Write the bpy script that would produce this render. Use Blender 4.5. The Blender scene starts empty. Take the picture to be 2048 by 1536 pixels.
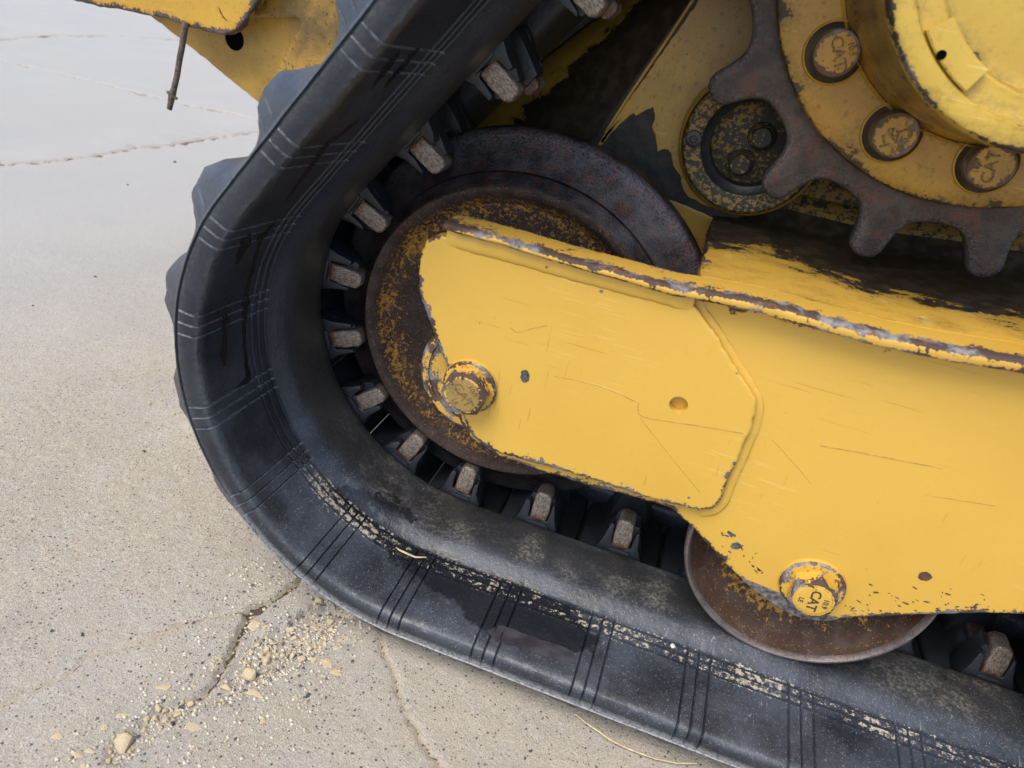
import bpy, bmesh, math, random
import numpy as np
from mathutils import Vector, Matrix, noise as mnoise
from mathutils.bvhtree import BVHTree
random.seed(7)
rng = np.random.default_rng(7)
sc = bpy.context.scene
col = sc.collection
PI = math.pi

# ------------------------------------------------------------------ camera
# working units below: millimetres, origin on the idler axle; ground 238 mm lower
ZG = 238.0
CAMPOS = np.array([133.651, -563.872, 283.171])
YAW, PITCH, ROLL, FPX = -0.2080, -0.5080, 0.1970, 1422.44
def _rot():
    a, b, c = YAW, PITCH, ROLL
    f = np.array([math.sin(a)*math.cos(b), math.cos(a)*math.cos(b), math.sin(b)])
    r = np.array([math.cos(a), -math.sin(a), 0.0]); u = np.cross(r, f)
    return math.cos(c)*r+math.sin(c)*u, -math.sin(c)*r+math.cos(c)*u, f
CR, CU, CF = _rot()
def V(x, y, z): return Vector((x*.001, y*.001, (z+ZG)*.001))
def ray(px, py): return CF+CR*((px-1024)/FPX)-CU*((py-768)/FPX)
def at(px, py, Y):
    "point of the vertical plane at depth Y seen at photo pixel (px, py): (x, z) in mm"
    d = ray(px, py); t = (Y-CAMPOS[1])/d[1]; P = CAMPOS+t*d
    return (P[0], P[2])
def atz(px, py, Z=-ZG):
    d = ray(px, py); t = (Z-CAMPOS[2])/d[2]; P = CAMPOS+t*d
    return (P[0], P[1])
cam = bpy.data.cameras.new('camera'); cobj = bpy.data.objects.new('camera', cam); col.objects.link(cobj)
cobj.matrix_world = Matrix(((CR[0], CU[0], -CF[0], CAMPOS[0]*.001), (CR[1], CU[1], -CF[1], CAMPOS[1]*.001),
                            (CR[2], CU[2], -CF[2], (CAMPOS[2]+ZG)*.001), (0, 0, 0, 1)))
cam.sensor_width = 36; cam.lens = 36*FPX/2048; cam.clip_start = .02; cam.clip_end = 500
cam.dof.use_dof = True; cam.dof.focus_distance = .64; cam.dof.aperture_fstop = 9
sc.camera = cobj

# ------------------------------------------------------------------ light
w = bpy.data.worlds.new("World"); sc.world = w; w.use_nodes = True
SUN_EL, SUN_AZ = math.radians(58), math.radians(208)     # azimuth clockwise from +Y
sky = w.node_tree.nodes.new('ShaderNodeTexSky'); sky.sky_type = 'NISHITA'; sky.sun_disc = False
sky.sun_elevation = SUN_EL; sky.sun_rotation = SUN_AZ; sky.air_density = 1.0; sky.dust_density = 2.2; sky.ozone_density = 1.0
bg = w.node_tree.nodes['Background']; bg.inputs[1].default_value = .14
w.node_tree.links.new(sky.outputs[0], bg.inputs[0])
sl = bpy.data.lights.new('sun', 'SUN'); sl.energy = 1.5; sl.angle = math.radians(38); sl.color = (1, .95, .86)
so = bpy.data.objects.new('sun', sl); col.objects.link(so)
sd = Vector((math.sin(SUN_AZ)*math.cos(SUN_EL), math.cos(SUN_AZ)*math.cos(SUN_EL), math.sin(SUN_EL)))
so.rotation_euler = sd.to_track_quat('Z', 'Y').to_euler(); so.location = (0, 0, 5)
vs = sc.view_settings; vs.view_transform = 'Standard'; vs.look = 'None'; vs.gamma = 1; vs.use_curve_mapping = False
vs.exposure = 0.98
sc.render.engine = 'CYCLES'; sc.cycles.max_bounces = 6; sc.cycles.diffuse_bounces = 3

# ------------------------------------------------------------------ node helpers
class NT:
    def __init__(s, name):
        s.m = bpy.data.materials.new(name); s.m.use_nodes = True; s.t = s.m.node_tree
        s.b = s.t.nodes['Principled BSDF']
    def n(s, typ, out=0, props=None, **inp):
        nd = s.t.nodes.new(typ)
        for k, v in (props or {}).items(): setattr(nd, k, v)
        for k, v in inp.items():
            k = k.replace('_', ' ')
            sk = nd.inputs[int(k[1:])] if k[0] == 'i' and k[1:].isdigit() else nd.inputs[k]
            s.put(sk, v)
        return nd.outputs[out]
    def put(s, sk, v):
        if isinstance(v, bpy.types.NodeSocket): s.t.links.new(v, sk)
        elif isinstance(v, tuple) and sk.type == 'RGBA' and len(v) == 3: sk.default_value = (*v, 1)
        else: sk.default_value = v
    def coord(s, scale=None, rot=None):
        c = s.n('ShaderNodeTexCoord', 3)
        if scale or rot: c = s.n('ShaderNodeMapping', Vector=c, Scale=scale or (1, 1, 1), Rotation=rot or (0, 0, 0))
        return c
    def noise(s, sc_, det=4, rough=.55, vec=None, out=0, dist=0.0):
        return s.n('ShaderNodeTexNoise', out, Vector=vec or s.coord(), Scale=sc_, Detail=float(det), Roughness=rough, Distortion=dist)
    def voro(s, sc_, out=0, vec=None, feature='F1', rand=1.0):
        return s.n('ShaderNodeTexVoronoi', out, {'feature': feature}, Vector=vec or s.coord(), Scale=sc_, Randomness=rand)
    def ma(s, op, a, b=0.0, c=0.0, clamp=False): return s.n('ShaderNodeMath', 0, {'operation': op, 'use_clamp': clamp}, i0=a, i1=b, i2=c)
    def step(s, v, lo, hi, a=0.0, b=1.0):
        return s.n('ShaderNodeMapRange', 0, {'interpolation_type': 'SMOOTHSTEP'}, Value=v, From_Min=lo, From_Max=hi, To_Min=a, To_Max=b)
    def mix(s, f, a, b):
        nd = s.t.nodes.new('ShaderNodeMix'); nd.data_type = 'RGBA'
        s.put(nd.inputs[0], f); s.put(nd.inputs[6], a); s.put(nd.inputs[7], b); return nd.outputs[2]
    def attr(s, name): return s.n('ShaderNodeAttribute', 2, {'attribute_name': name})
    def sep(s, v, i): return s.n('ShaderNodeSeparateXYZ', i, Vector=v)
    def chan(s, v): return s.n('ShaderNodeSeparateColor', 0, Color=v)
    def out(s, color=None, rough=None, metal=None, height=None, dist=.001, strength=1.0, spec=None, coat=None):
        if color is not None: s.put(s.b.inputs['Base Color'], color)
        if rough is not None: s.put(s.b.inputs['Roughness'], rough)
        if metal is not None: s.put(s.b.inputs['Metallic'], metal)
        if spec is not None: s.put(s.b.inputs['Specular IOR Level'], spec)
        if coat is not None: s.put(s.b.inputs['Coat Weight'], coat)
        if height is not None:
            s.put(s.b.inputs['Normal'], s.n('ShaderNodeBump', Height=height, Distance=dist, Strength=strength))
        return s.m

RUST_D, RUST_O, PRIMER = (.062, .038, .030), (.22, .075, .022), (.22, .21, .215)
def paint(name, base, grime=0.0, chip=1.0, grime_col=(.025, .018, .010), prim=.5, scratch=1.0, bias=0.0):
    s = NT(name); wr = s.attr('wear'); gr = s.attr('grime')
    n1 = s.noise(70, 6, .62); n2 = s.noise(420, 4, .6)
    m = s.ma('ADD', s.ma('ADD', wr, s.ma('MULTIPLY', s.ma('SUBTRACT', n1, .5), 1.5)), s.ma('MULTIPLY', s.ma('SUBTRACT', n2, .5), .9))
    chips = s.ma('MULTIPLY', s.step(m, .62-bias, .655-bias), chip)
    halo = s.step(m, .50-bias, .63-bias)
    # scattered pin chips
    vd = s.voro(95, 0); vc = s.chan(s.voro(95, 1)); zone = s.step(s.noise(9, 3), .5, .68)
    rad = s.ma('MULTIPLY', s.step(vc, .72, 1.0), s.ma('ADD', .02, s.ma('MULTIPLY', zone, .16)))
    vdd = s.ma('ADD', vd, s.ma('MULTIPLY', s.ma('SUBTRACT', n2, .5), .25))
    pin = s.ma('LESS_THAN', vdd, rad)
    bare_all = s.ma('MAXIMUM', chips, s.ma('MULTIPLY', pin, .9))
    # paint tone
    tone = s.noise(5, 3)
    c = s.mix(s.step(tone, .3, .75), base, tuple(x*f for x, f in zip(base, (.91, .87, .76))))
    c = s.mix(s.ma('MULTIPLY', s.step(s.noise(260, 3, .7), .5, .8), .10), c, tuple(x*.55 for x in base))
    # scratches
    v1 = s.coord((14, 14, 520), (0, math.radians(6), 0)); v2 = s.coord((420, 60, 30), (0, math.radians(-33), 0))
    gate = s.step(s.noise(11, 2), .52, .62)
    sc1 = s.ma('MULTIPLY', s.step(s.noise(1, 2, .5, v1), .655, .70), gate)
    sc2 = s.ma('MULTIPLY', s.step(s.noise(1, 1, .5, v2), .70, .73), s.step(s.noise(14, 2), .55, .62))
    scr = s.ma('MULTIPLY', s.ma('MAXIMUM', sc1, sc2), .33*scratch)
    c = s.mix(scr, c, tuple(x*.42 for x in base))
    sc3 = s.ma('MULTIPLY', s.step(s.noise(1, 2, .5, s.coord((30, 30, 900), (0, math.radians(9), 0))), .64, .7), s.step(s.noise(8, 2), .5, .6))
    c = s.mix(s.ma('MULTIPLY', sc3, .22*scratch), c, (.86, .74, .38))
    c = s.mix(s.ma('MULTIPLY', s.ma('MULTIPLY', halo, s.step(n2, .4, .7)), .5), c, (.36, .19, .035))
    # bare metal colours
    b = s.mix(s.step(s.noise(38, 4), .46, .56), RUST_D, s.mix(s.ma('MULTIPLY', prim, s.step(s.noise(160, 3), .35, .6)), (.10, .075, .07), PRIMER))
    b = s.mix(s.ma('MULTIPLY', s.step(s.noise(120, 5, .7), .57, .66), .75), b, RUST_O)
    c = s.mix(bare_all, c, b)
    # grime layer (oil and soil stuck on)
    gm = s.ma('ADD', s.ma('ADD', gr, s.ma('MULTIPLY', s.ma('SUBTRACT', s.noise(1, 7, .68, s.coord((19, 34, 34))), .5), 2.1)), s.ma('MULTIPLY', s.ma('SUBTRACT', n2, .5), .5))
    gmask = s.ma('MAXIMUM', s.step(gm, .48, .56), s.ma('MULTIPLY', s.step(gm, .12, .55), .35))
    gmask = s.ma('MULTIPLY', gmask, s.step(gr, .0, .06))
    gcol = s.mix(s.step(s.noise(90, 5), .4, .65), grime_col, tuple(x*2.3 for x in grime_col))
    c = s.mix(gmask, c, gcol)
    if grime:
        film = s.step(s.ma('ADD', s.noise(13, 5, .6), s.ma('MULTIPLY', n2, .25)), .45, .8)
        c = s.mix(s.ma('MULTIPLY', film, grime), c, (.085, .055, .02))
        c = s.mix(s.ma('MULTIPLY', s.step(s.noise(170, 4, .7), .58, .64), grime*.8), c, (.02, .015, .01))
    r = s.ma('ADD', .40, s.ma('MULTIPLY', bare_all, .35)); r = s.ma('ADD', r, s.ma('MULTIPLY', gmask, .1))
    h = s.ma('ADD', s.ma('MULTIPLY', bare_all, -.45), s.ma('ADD', s.ma('MULTIPLY', s.noise(55, 3), .35), s.ma('MULTIPLY', s.ma('MULTIPLY', gmask, n2), .6)))
    h = s.ma('SUBTRACT', h, s.ma('MULTIPLY', scr, .3))
    return s.out(c, r, 0.0, h, .0009, .55, .45)

YEL = (.61, .372, .060)
M_YEL = paint('yellow_paint', YEL)
M_YELW = paint('worn_yellow_paint', (.60, .36, .058), bias=.03, prim=1.0)
M_YELD = paint('dull_yellow_paint', (.50, .29, .045), grime=.45)
M_YELH = paint('hub_yellow_paint', (.56, .375, .060), grime=.14, chip=.9)
M_YELF = paint('flange_yellow_paint', (.46, .26, .032), grime=.42, chip=.9, grime_col=(.03, .02, .008))
M_YELG = paint('dirty_gusset_paint', (.40, .23, .035), grime=.9)
M_YELB = paint('body_yellow_paint', (.55, .32, .038), grime=.22, prim=.1)

def rusty(name, ylw=.5, dark=(.042, .026, .020), scale=130, grain=1.0):
    s = NT(name); a = s.attr('paint')
    n1 = s.noise(scale, 7, .68, dist=.4); n2 = s.noise(650, 3, .6); n0 = s.noise(22, 3)
    m = s.ma('ADD', s.ma('ADD', s.ma('MULTIPLY', s.ma('SUBTRACT', n1, .5), 2.0), s.ma('MULTIPLY', s.ma('SUBTRACT', n2, .5), .7)),
             s.ma('ADD', a, s.ma('MULTIPLY', s.ma('SUBTRACT', n0, .5), .75)))
    pm = s.step(m, .54, .60)
    base = s.mix(s.step(s.noise(60, 5, .6), .4, .68), dark, (.075, .048, .036))
    base = s.mix(s.ma('MULTIPLY', s.step(s.noise(210, 5, .7), .55, .68), .7), base, (.17, .062, .022))
    vd = s.chan(s.voro(700, 1)); fl = s.ma('MULTIPLY', s.ma('GREATER_THAN', vd, .90), s.ma('LESS_THAN', s.voro(700, 0), .33))
    c = s.mix(pm, base, s.mix(s.step(n2, .35, .7), (.52, .27, .045), (.34, .16, .028)))
    c = s.mix(s.ma('MULTIPLY', fl, .55*ylw), c, (.50, .32, .10))
    h = s.ma('ADD', s.ma('MULTIPLY', pm, .5), s.ma('ADD', n2, s.ma('MULTIPLY', n1, .6)))
    return s.out(c, s.ma('ADD', .55, s.ma('MULTIPLY', n2, .2)), 0.0, h, .0012, .7*grain, .4)
M_RUSTP = rusty('rusty_painted_steel', 1.1, scale=280)
M_RUSTB = rusty('rusty_roller_steel', .9, (.050, .026, .014), 200)

def steel(name, base, hi, rust=.35, rough=.38, metal=.55, pit=1.0):
    s = NT(name); n1 = s.noise(48, 6, .65); n2 = s.noise(520, 5, .7); wr = s.attr('wear')
    c = s.mix(s.step(n1, .35, .7), base, hi)
    c = s.mix(s.ma('MULTIPLY', s.step(s.ma('ADD', s.noise(85, 6, .7), s.ma('MULTIPLY', s.noise(14, 2), .4)), .70, .82), rust), c, (.13, .042, .02))
    c = s.mix(s.ma('MULTIPLY', s.step(s.voro(420, 0), .12, .30, 1.0, 0.0), .35*pit), c, (.02, .015, .013))
    c = s.mix(s.ma('MULTIPLY', wr, s.step(n2, .35, .65)), c, (.24, .23, .24))
    r = s.ma('ADD', rough, s.ma('MULTIPLY', s.ma('SUBTRACT', n2, .5), .5))
    return s.out(c, r, metal, s.ma('ADD', n2, s.ma('MULTIPLY', n1, .7)), .0011, .55*pit)
M_TREAD = steel('worn_wheel_steel', (.022, .017, .016), (.095, .084, .083), .5, .36, .7, 1.6)
M_SPROK = steel('sprocket_iron', (.036, .026, .021), (.092, .068, .051), .7, .5, .25, 1.4)
M_RIM = steel('roller_rim_steel', (.10, .075, .065), (.20, .165, .15), .5, .4, .45)

def lug_steel():
    s = NT('worn_lug_steel'); n1 = s.noise(520, 4, .7); wr = s.attr('wear')
    v = s.coord((900, 900, 300)); st = s.noise(1, 3, .6, v)
    oi = s.n('ShaderNodeObjectInfo', 4)
    c = s.mix(s.step(st, .36, .64), (.16, .115, .085), s.mix(oi, (.40, .33, .265), (.27, .20, .15)))
    c = s.mix(s.ma('MULTIPLY', s.step(s.noise(230, 4, .6), .45, .62), s.ma('MULTIPLY', oi, .7)), c, (.12, .065, .035))
    c = s.mix(s.ma('MULTIPLY', s.step(s.ma('ADD', wr, s.ma('MULTIPLY', s.ma('SUBTRACT', n1, .5), 1.1)), .40, .62), .9), c,
              s.mix(s.step(n1, .4, .6), (.055, .030, .022), (.17, .070, .025)))
    return s.out(c, .48, .45, s.ma('ADD', st, n1), .0006, .6)
M_LUGS = lug_steel()

def rubber(name, base=(.0125, .0148, .0205), film_amt=1.0, gloss=.36):
    s = NT(name); band = s.attr('band'); inner = s.attr('inner'); low = s.attr('low'); edge = s.attr('wear')
    n1 = s.noise(16, 5, .6); n2 = s.noise(300, 4, .65); n3 = s.noise(900, 2)
    up = s.step(s.sep(s.n('ShaderNodeNewGeometry', 1), 2), -.2, .9)
    film = s.ma('MULTIPLY', s.step(s.ma('ADD', n1, s.ma('MULTIPLY', n2, .25)), .42, .86), s.ma('ADD', .16, s.ma('MULTIPLY', up, .30)))
    c = s.mix(s.ma('MULTIPLY', film, film_amt), base, (.098, .114, .150))  # bluish dust film, weaker facing down: sky reflection and shade mixed into its colour
    c = s.mix(s.ma('MULTIPLY', inner, s.step(n2, .25, .75, .45, .85)), c, s.mix(low, (.062, .055, .043), (.034, .032, .030)))
    hz = s.ma('MULTIPLY', s.ma('MULTIPLY', inner, low), s.step(s.ma('ADD', s.noise(24, 4, .6), s.ma('MULTIPLY', n3, .2)), .52, .78))
    c = s.mix(s.ma('MULTIPLY', hz, s.step(n2, .42, .64, .10, .75)), c, (.23, .215, .185))
    c = s.mix(s.ma('MULTIPLY', edge, s.step(n2, .25, .6)), c, (.36, .37, .375))
    # sand lodged between the ribs of the lower run
    sm = s.ma('ADD', s.ma('MULTIPLY', band, .55), s.ma('ADD', s.ma('MULTIPLY', s.ma('SUBTRACT', s.noise(240, 6, .7), .5), 2.4), s.ma('MULTIPLY', s.ma('SUBTRACT', n3, .5), .6)))
    sand = s.ma('MULTIPLY', s.ma('MULTIPLY', s.step(s.ma('ADD', sm, s.ma('MULTIPLY', s.ma('SUBTRACT', s.noise(17, 3), .5), 1.1)), .62, .84), low), s.step(band, .02, .3))
    c = s.mix(s.ma('MULTIPLY', sand, .85), c, s.mix(n3, (.36, .30, .21), (.60, .53, .41)))
    # pale dust specks and scuff fibres
    v = s.voro(950, 0); vc = s.chan(s.voro(950, 1)); den = s.ma('ADD', .90, s.ma('MULTIPLY', s.ma('MULTIPLY', low, s.ma('ADD', .5, s.ma('MULTIPLY', n1, .5))), -.20))
    sp = s.ma('MULTIPLY', s.ma('GREATER_THAN', vc, den), s.ma('LESS_THAN', s.ma('ADD', v, s.ma('MULTIPLY', n3, .5)), .46))
    sp = s.ma('MULTIPLY', sp, s.ma('ADD', .15, s.ma('MULTIPLY', low, .45)))
    c = s.mix(sp, c, (.50, .49, .46))
    fb = s.step(s.noise(1, 3, .6, s.coord((300, 60, 300), (.5, .3, .8)), dist=1.5), .665, .70)
    c = s.mix(s.ma('MULTIPLY', s.ma('MULTIPLY', fb, low), s.step(n1, .45, .62, 0.0, .55)), c, (.33, .33, .32))
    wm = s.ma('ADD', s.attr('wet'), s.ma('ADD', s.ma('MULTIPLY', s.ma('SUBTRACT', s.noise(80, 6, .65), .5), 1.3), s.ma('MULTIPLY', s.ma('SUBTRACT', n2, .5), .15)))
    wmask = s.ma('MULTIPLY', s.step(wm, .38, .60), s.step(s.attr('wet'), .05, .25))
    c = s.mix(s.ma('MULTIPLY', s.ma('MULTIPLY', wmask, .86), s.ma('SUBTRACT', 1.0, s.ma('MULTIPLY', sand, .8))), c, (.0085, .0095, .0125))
    r = s.ma('SUBTRACT', s.ma('ADD', gloss, s.ma('MULTIPLY', film, .25)), s.ma('MULTIPLY', wmask, .16))
    return s.out(c, r, 0.0, s.ma('ADD', n2, s.ma('MULTIPLY', s.noise(90, 4), 1.2)), .0008, .5, .5)
M_RUB = rubber('track_rubber')
M_LUGR = rubber('lug_rubber', (.016, .018, .021), .35, .38)
def simple(name, c1, c2, sc_=60, rough=.6, metal=0.0, bump=.0006, det=5, lo=.35, hi=.65, spec=.5):
    s = NT(name); n1 = s.noise(sc_, det, .62)
    return s.out(s.mix(s.step(n1, lo, hi), c1, c2), rough, metal, s.noise(sc_*4, 4), bump, .6, spec)
M_WET = simple('wet_rubber', (.007, .007, .008), (.010, .010, .012), 60, .24, bump=.0002)
M_DAMP = simple('damp_rubber', (.009, .0095, .011), (.020, .021, .024), 50, .30, bump=.0003)
M_WEAR = simple('smeared_rubber', (.022, .020, .026), (.05, .05, .058), 45, .3, bump=.0002)
M_DARK = simple('chassis_void_black', (.010, .009, .008), (.022, .018, .014), 30, .7)
M_OILY = simple('oily_steel', (.016, .014, .011), (.040, .035, .022), 160, .5)
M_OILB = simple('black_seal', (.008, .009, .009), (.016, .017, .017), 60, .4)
M_DKBRN = simple('dark_brown_steel', (.022, .015, .008), (.055, .036, .016), 40, .85)
M_ENGR = simple('engraved_dark', (.025, .020, .018), (.06, .045, .03), 300, .8)
M_HOLE = simple('hole_shade', (.003, .003, .003), (.004, .004, .004), 60, 1.0, spec=0.0)  # flat black for uncut discs: shade inside holes put into colour
M_ENGR2 = simple('worn_lettering', (.10, .06, .02), (.24, .14, .03), 400, .8)
M_BARE = simple('bare_dark_plate', (.010, .008, .007), (.032, .024, .019), 90, .6)
M_STRAW = simple('dry_straw', (.40, .31, .16), (.58, .48, .28), 300, .7)
M_TWIG = simple('twig_bark', (.055, .040, .030), (.16, .12, .085), 220, .9, bump=.002)
M_DROP = simple('droplet_white', (.50, .47, .42), (.62, .60, .55), 100, .8)
def grub(name, yl, sc_=60):   # black oily grime with yellow paint showing through
    s = NT(name); n = s.noise(sc_, 8, .72); n2 = s.noise(420, 3)
    m = s.step(s.ma('ADD', n, s.ma('ADD', s.ma('MULTIPLY', n2, .3), s.ma('MULTIPLY', s.noise(10, 2), .35))), .82-yl, .88-yl)
    c = s.mix(m, s.mix(n2, (.012, .011, .008), (.04, .034, .02)), s.mix(n2, (.30, .18, .025), (.20, .12, .02)))
    return s.out(c, .6, 0.0, n, .001, .6)
M_GRUB = grub('grimy_yellow_wall', .035, 110)
M_GRUB2 = grub('grimy_ring_steel', .0, 260)

# ------------------------------------------------------------------ mesh helpers
def link(name, verts, faces, mat, parent=None, attrs=None, smooth=40, label=None, kind=None):
    me = bpy.data.meshes.new(name); me.from_pydata([tuple(v) for v in verts], [], [tuple(f) for f in faces]); me.update()
    return link_me(name, me, mat, parent, attrs, smooth, label, kind)
def link_me(name, me, mat, parent=None, attrs=None, smooth=40, label=None, kind=None, flip=True):
    for k, a in (attrs or {}).items():
        at_ = me.attributes.new(k, 'FLOAT', 'POINT'); at_.data.foreach_set('value', np.asarray(a, np.float32))
    if flip:
        bm = bmesh.new(); bm.from_mesh(me); bmesh.ops.recalc_face_normals(bm, faces=bm.faces)
        lim = math.radians(smooth)
        for e in bm.edges:
            if len(e.link_faces) == 2 and e.calc_face_angle(0) > lim: e.smooth = False
        for f in bm.faces: f.smooth = True
        bm.to_mesh(me); bm.free()
    me.materials.append(mat)
    o = bpy.data.objects.new(name, me); col.objects.link(o)
    if parent: o.parent = parent
    if label: o['label'] = label
    if kind: o['kind'] = kind
    return o
def tag(o, label, cat, group=None):
    o['label'] = label; o['category'] = cat
    if group: o['group'] = group
    return o
def resample(P, step, closed=True):
    P = [np.array(p, float) for p in P]; out = []
    n = len(P)
    for i in range(n if closed else n-1):
        a, b = P[i], P[(i+1) % n]; k = max(1, int(round(np.linalg.norm(b-a)/step)))
        out += [a+(b-a)*j/k for j in range(k)]
    if not closed: out.append(P[-1])
    return np.array(out)
def chaikin(P, it=2, closed=True):
    P = np.array(P, float)
    for _ in range(it):
        if closed: Q = np.roll(P, -1, 0); P = np.stack([.75*P+.25*Q, .25*P+.75*Q], 1).reshape(-1, 2)
        else:
            Q = np.stack([.75*P[:-1]+.25*P[1:], .25*P[:-1]+.75*P[1:]], 1).reshape(-1, 2); P = np.vstack([P[:1], Q, P[-1:]])
    return P
def area(P): x, y = P[:, 0], P[:, 1]; return .5*np.sum(x*np.roll(y, -1)-np.roll(x, -1)*y)
def inset(P, d):
    "move a closed counter-clockwise outline inward by d"
    t = np.roll(P, -3, 0)-np.roll(P, 3, 0); t /= np.linalg.norm(t, axis=1)[:, None]+1e-9
    return P+np.stack([-t[:, 1], t[:, 0]], 1)*d
def plate(name, outline, yf, yb, mat, parent, bevel=1.0, step=3.0, jitter=.25, wear=1.0, rings=((3, .55), (9, 0.0)), holes=(), label=None, wfun=None, grime=None, yfun=None, wscale=None):
    P = resample(outline, step)
    if area(P) < 0: P = P[::-1]
    P = P+rng.normal(0, jitter, P.shape)
    n = len(P); loops = [(P, yb, wear*.7), (P, yf+bevel, wear), (inset(P, bevel*.7), yf+bevel*.25, wear), (inset(P, bevel*1.6), yf, wear*.85)]
    loops += [(inset(P, bevel+d), yf, wv*wear) for d, wv in rings]
    vs_, at_, fs = [], [], []
    for L, y, wv in loops:
        for q in L:
            vs_.append((q[0], y, q[1])); at_.append(wv)
    for k in range(len(loops)-1):
        for i in range(n):
            a, b = k*n+i, k*n+(i+1) % n; fs.append((a, b, b+n, a+n))
    bm = bmesh.new(); bv = [bm.verts.new(v) for v in vs_]
    for f in fs: bm.faces.new([bv[i] for i in f])
    bm.faces.new(bv[:n])
    last = bv[(len(loops)-1)*n:]
    es = [bm.edges.get((last[i], last[(i+1) % n])) for i in range(n)]
    for (hx, hz, hr, depth) in holes:
        ring = [bm.verts.new((hx+hr*math.cos(t), yf, hz+hr*math.sin(t))) for t in np.linspace(0, 2*PI, 28, endpoint=False)]
        deep = [bm.verts.new((hx+hr*.93*math.cos(t), yf+depth, hz+hr*.93*math.sin(t))) for t in np.linspace(0, 2*PI, 28, endpoint=False)]
        at_ += [.3]*56
        for i in range(28):
            es.append(bm.edges.new((ring[i], ring[(i+1) % 28]))); 
        for i in range(28): bm.faces.new((ring[i], ring[(i+1) % 28], deep[(i+1) % 28], deep[i]))
        bm.faces.new(deep)
    bmesh.ops.triangle_fill(bm, use_beauty=True, use_dissolve=False, edges=es)
    bm.verts.index_update()
    if wfun: at_ = [max(a, wfun(v.co.x, v.co.z)) for a, v in zip(at_, bm.verts)]
    if wscale: at_ = [a*wscale(v.co.x, v.co.z) for a, v in zip(at_, bm.verts)]
    gr = [grime(v.co.x, v.co.z) if grime else 0.0 for v in bm.verts]
    if yfun:
        for v in bm.verts: v.co.y += yfun(v.co.x, v.co.z)
    for v in bm.verts: v.co = V(*v.co)
    me = bpy.data.meshes.new(name); bm.to_mesh(me); bm.free()
    return link_me(name, me, mat, parent, {'wear': at_, 'grime': gr}, 35, label)
def lathe(name, prof, cx, cz, mat, parent, seg=96, attrs=None, smooth=32, label=None, a0=0.0, a1=2*PI, wob=0.0):
    "prof: list of (r, y, attribute value); axis along Y through (cx, cz)"
    full = abs(a1-a0-2*PI) < 1e-6; vs_, fs, av = [], [], []
    ns = seg if full else seg+1
    for i in range(ns):
        t = a0+(a1-a0)*i/seg
        for p in prof:
            r = p[0]*(1+wob*mnoise.noise((math.cos(t)*3, math.sin(t)*3, p[1]*.05)))
            vs_.append(V(cx+r*math.cos(t), p[1], cz+r*math.sin(t))); av.append(p[2] if len(p) > 2 else 0.0)
    m = len(prof)
    for i in range(seg):
        j = (i+1) % ns
        for k in range(m-1): fs.append((i*m+k, j*m+k, j*m+k+1, i*m+k+1))
    if not full and m > 2: fs.append(tuple(range(m))); fs.append(tuple((ns-1)*m+k for k in range(m)))
    return link(name, vs_, fs, mat, parent, {k: av for k in (attrs or ('wear',))}, smooth, label)
def loft(name, rows, mat, parent, attrs=None, smooth=40, closed=False, label=None):
    m = len(rows[0]); vs_ = [V(*p) for r in rows for p in r]; fs = []
    for i in range(len(rows)-1):
        for k in range(m if closed else m-1):
            a, b = i*m+k, i*m+(k+1) % m; fs.append((a, b, b+m, a+m))
    return link(name, vs_, fs, mat, parent, attrs, smooth, label)
def tube(name, pts, rad, mat, parent=None, seg=8, label=None):
    "pts in mm, rad a number or list"
    vs_, fs = [], []; P = [Vector(p) for p in pts]; n = len(P)
    for i, p in enumerate(P):
        d = (P[min(i+1, n-1)]-P[max(i-1, 0)]).normalized(); a = d.orthogonal().normalized(); b = d.cross(a)
        r = rad[i] if hasattr(rad, '__len__') else rad
        for k in range(seg):
            t = 2*PI*k/seg; q = p+(a*math.cos(t)+b*math.sin(t))*r; vs_.append(V(*q))
    for i in range(n-1):
        for k in range(seg): fs.append((i*seg+k, i*seg+(k+1) % seg, (i+1)*seg+(k+1) % seg, (i+1)*seg+k))
    fs.append(tuple(range(seg))); fs.append(tuple(range((n-1)*seg, n*seg)))
    return link(name, vs_, fs, mat, parent, None, 50, label)
def vnoise(x, y, s, seed=0):
    "value noise on arrays"
    x = x/s+seed*17.3; y = y/s+seed*9.1
    xi, yi = np.floor(x).astype(int), np.floor(y).astype(int); fx, fy = x-xi, y-yi
    fx = fx*fx*(3-2*fx); fy = fy*fy*(3-2*fy)
    def h(i, j):
        q = (i*374761393+j*668265263+seed*1274126177) & 0x7fffffff; q = ((q ^ (q >> 13))*1274126177) & 0x7fffffff
        return ((q ^ (q >> 16)) & 0xffff)/65535.0
    return (h(xi, yi)*(1-fx)+h(xi+1, yi)*fx)*(1-fy)+(h(xi, yi+1)*(1-fx)+h(xi+1, yi+1)*fx)*fy

# ------------------------------------------------------------------ ground
def seg_dist(x, y, pts):
    d = np.full(x.shape, 1e9)
    for (ax, ay), (bx, by) in zip(pts[:-1], pts[1:]):
        vx, vy = bx-ax, by-ay; L = vx*vx+vy*vy+1e-9
        t = np.clip(((x-ax)*vx+(y-ay)*vy)/L, 0, 1)
        d = np.minimum(d, np.hypot(x-ax-t*vx, y-ay-t*vy))
    return d
def in_poly(x, y, P):
    c = np.zeros(x.shape, bool); n = len(P)
    for i in range(n):
        x1, y1 = P[i]; x2, y2 = P[(i+1) % n]
        k = ((y1 > y) != (y2 > y)) & (x < (x2-x1)*(y-y1)/(y2-y1+1e-12)+x1); c ^= k
    return c
gp = lambda L: [atz(*p) for p in L]
CR_MAIN = gp([(600, 1155), (541, 1199), (499, 1223), (488, 1248), (478, 1279), (464, 1310), (436, 1349), (408, 1387), (396, 1398)])
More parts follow.
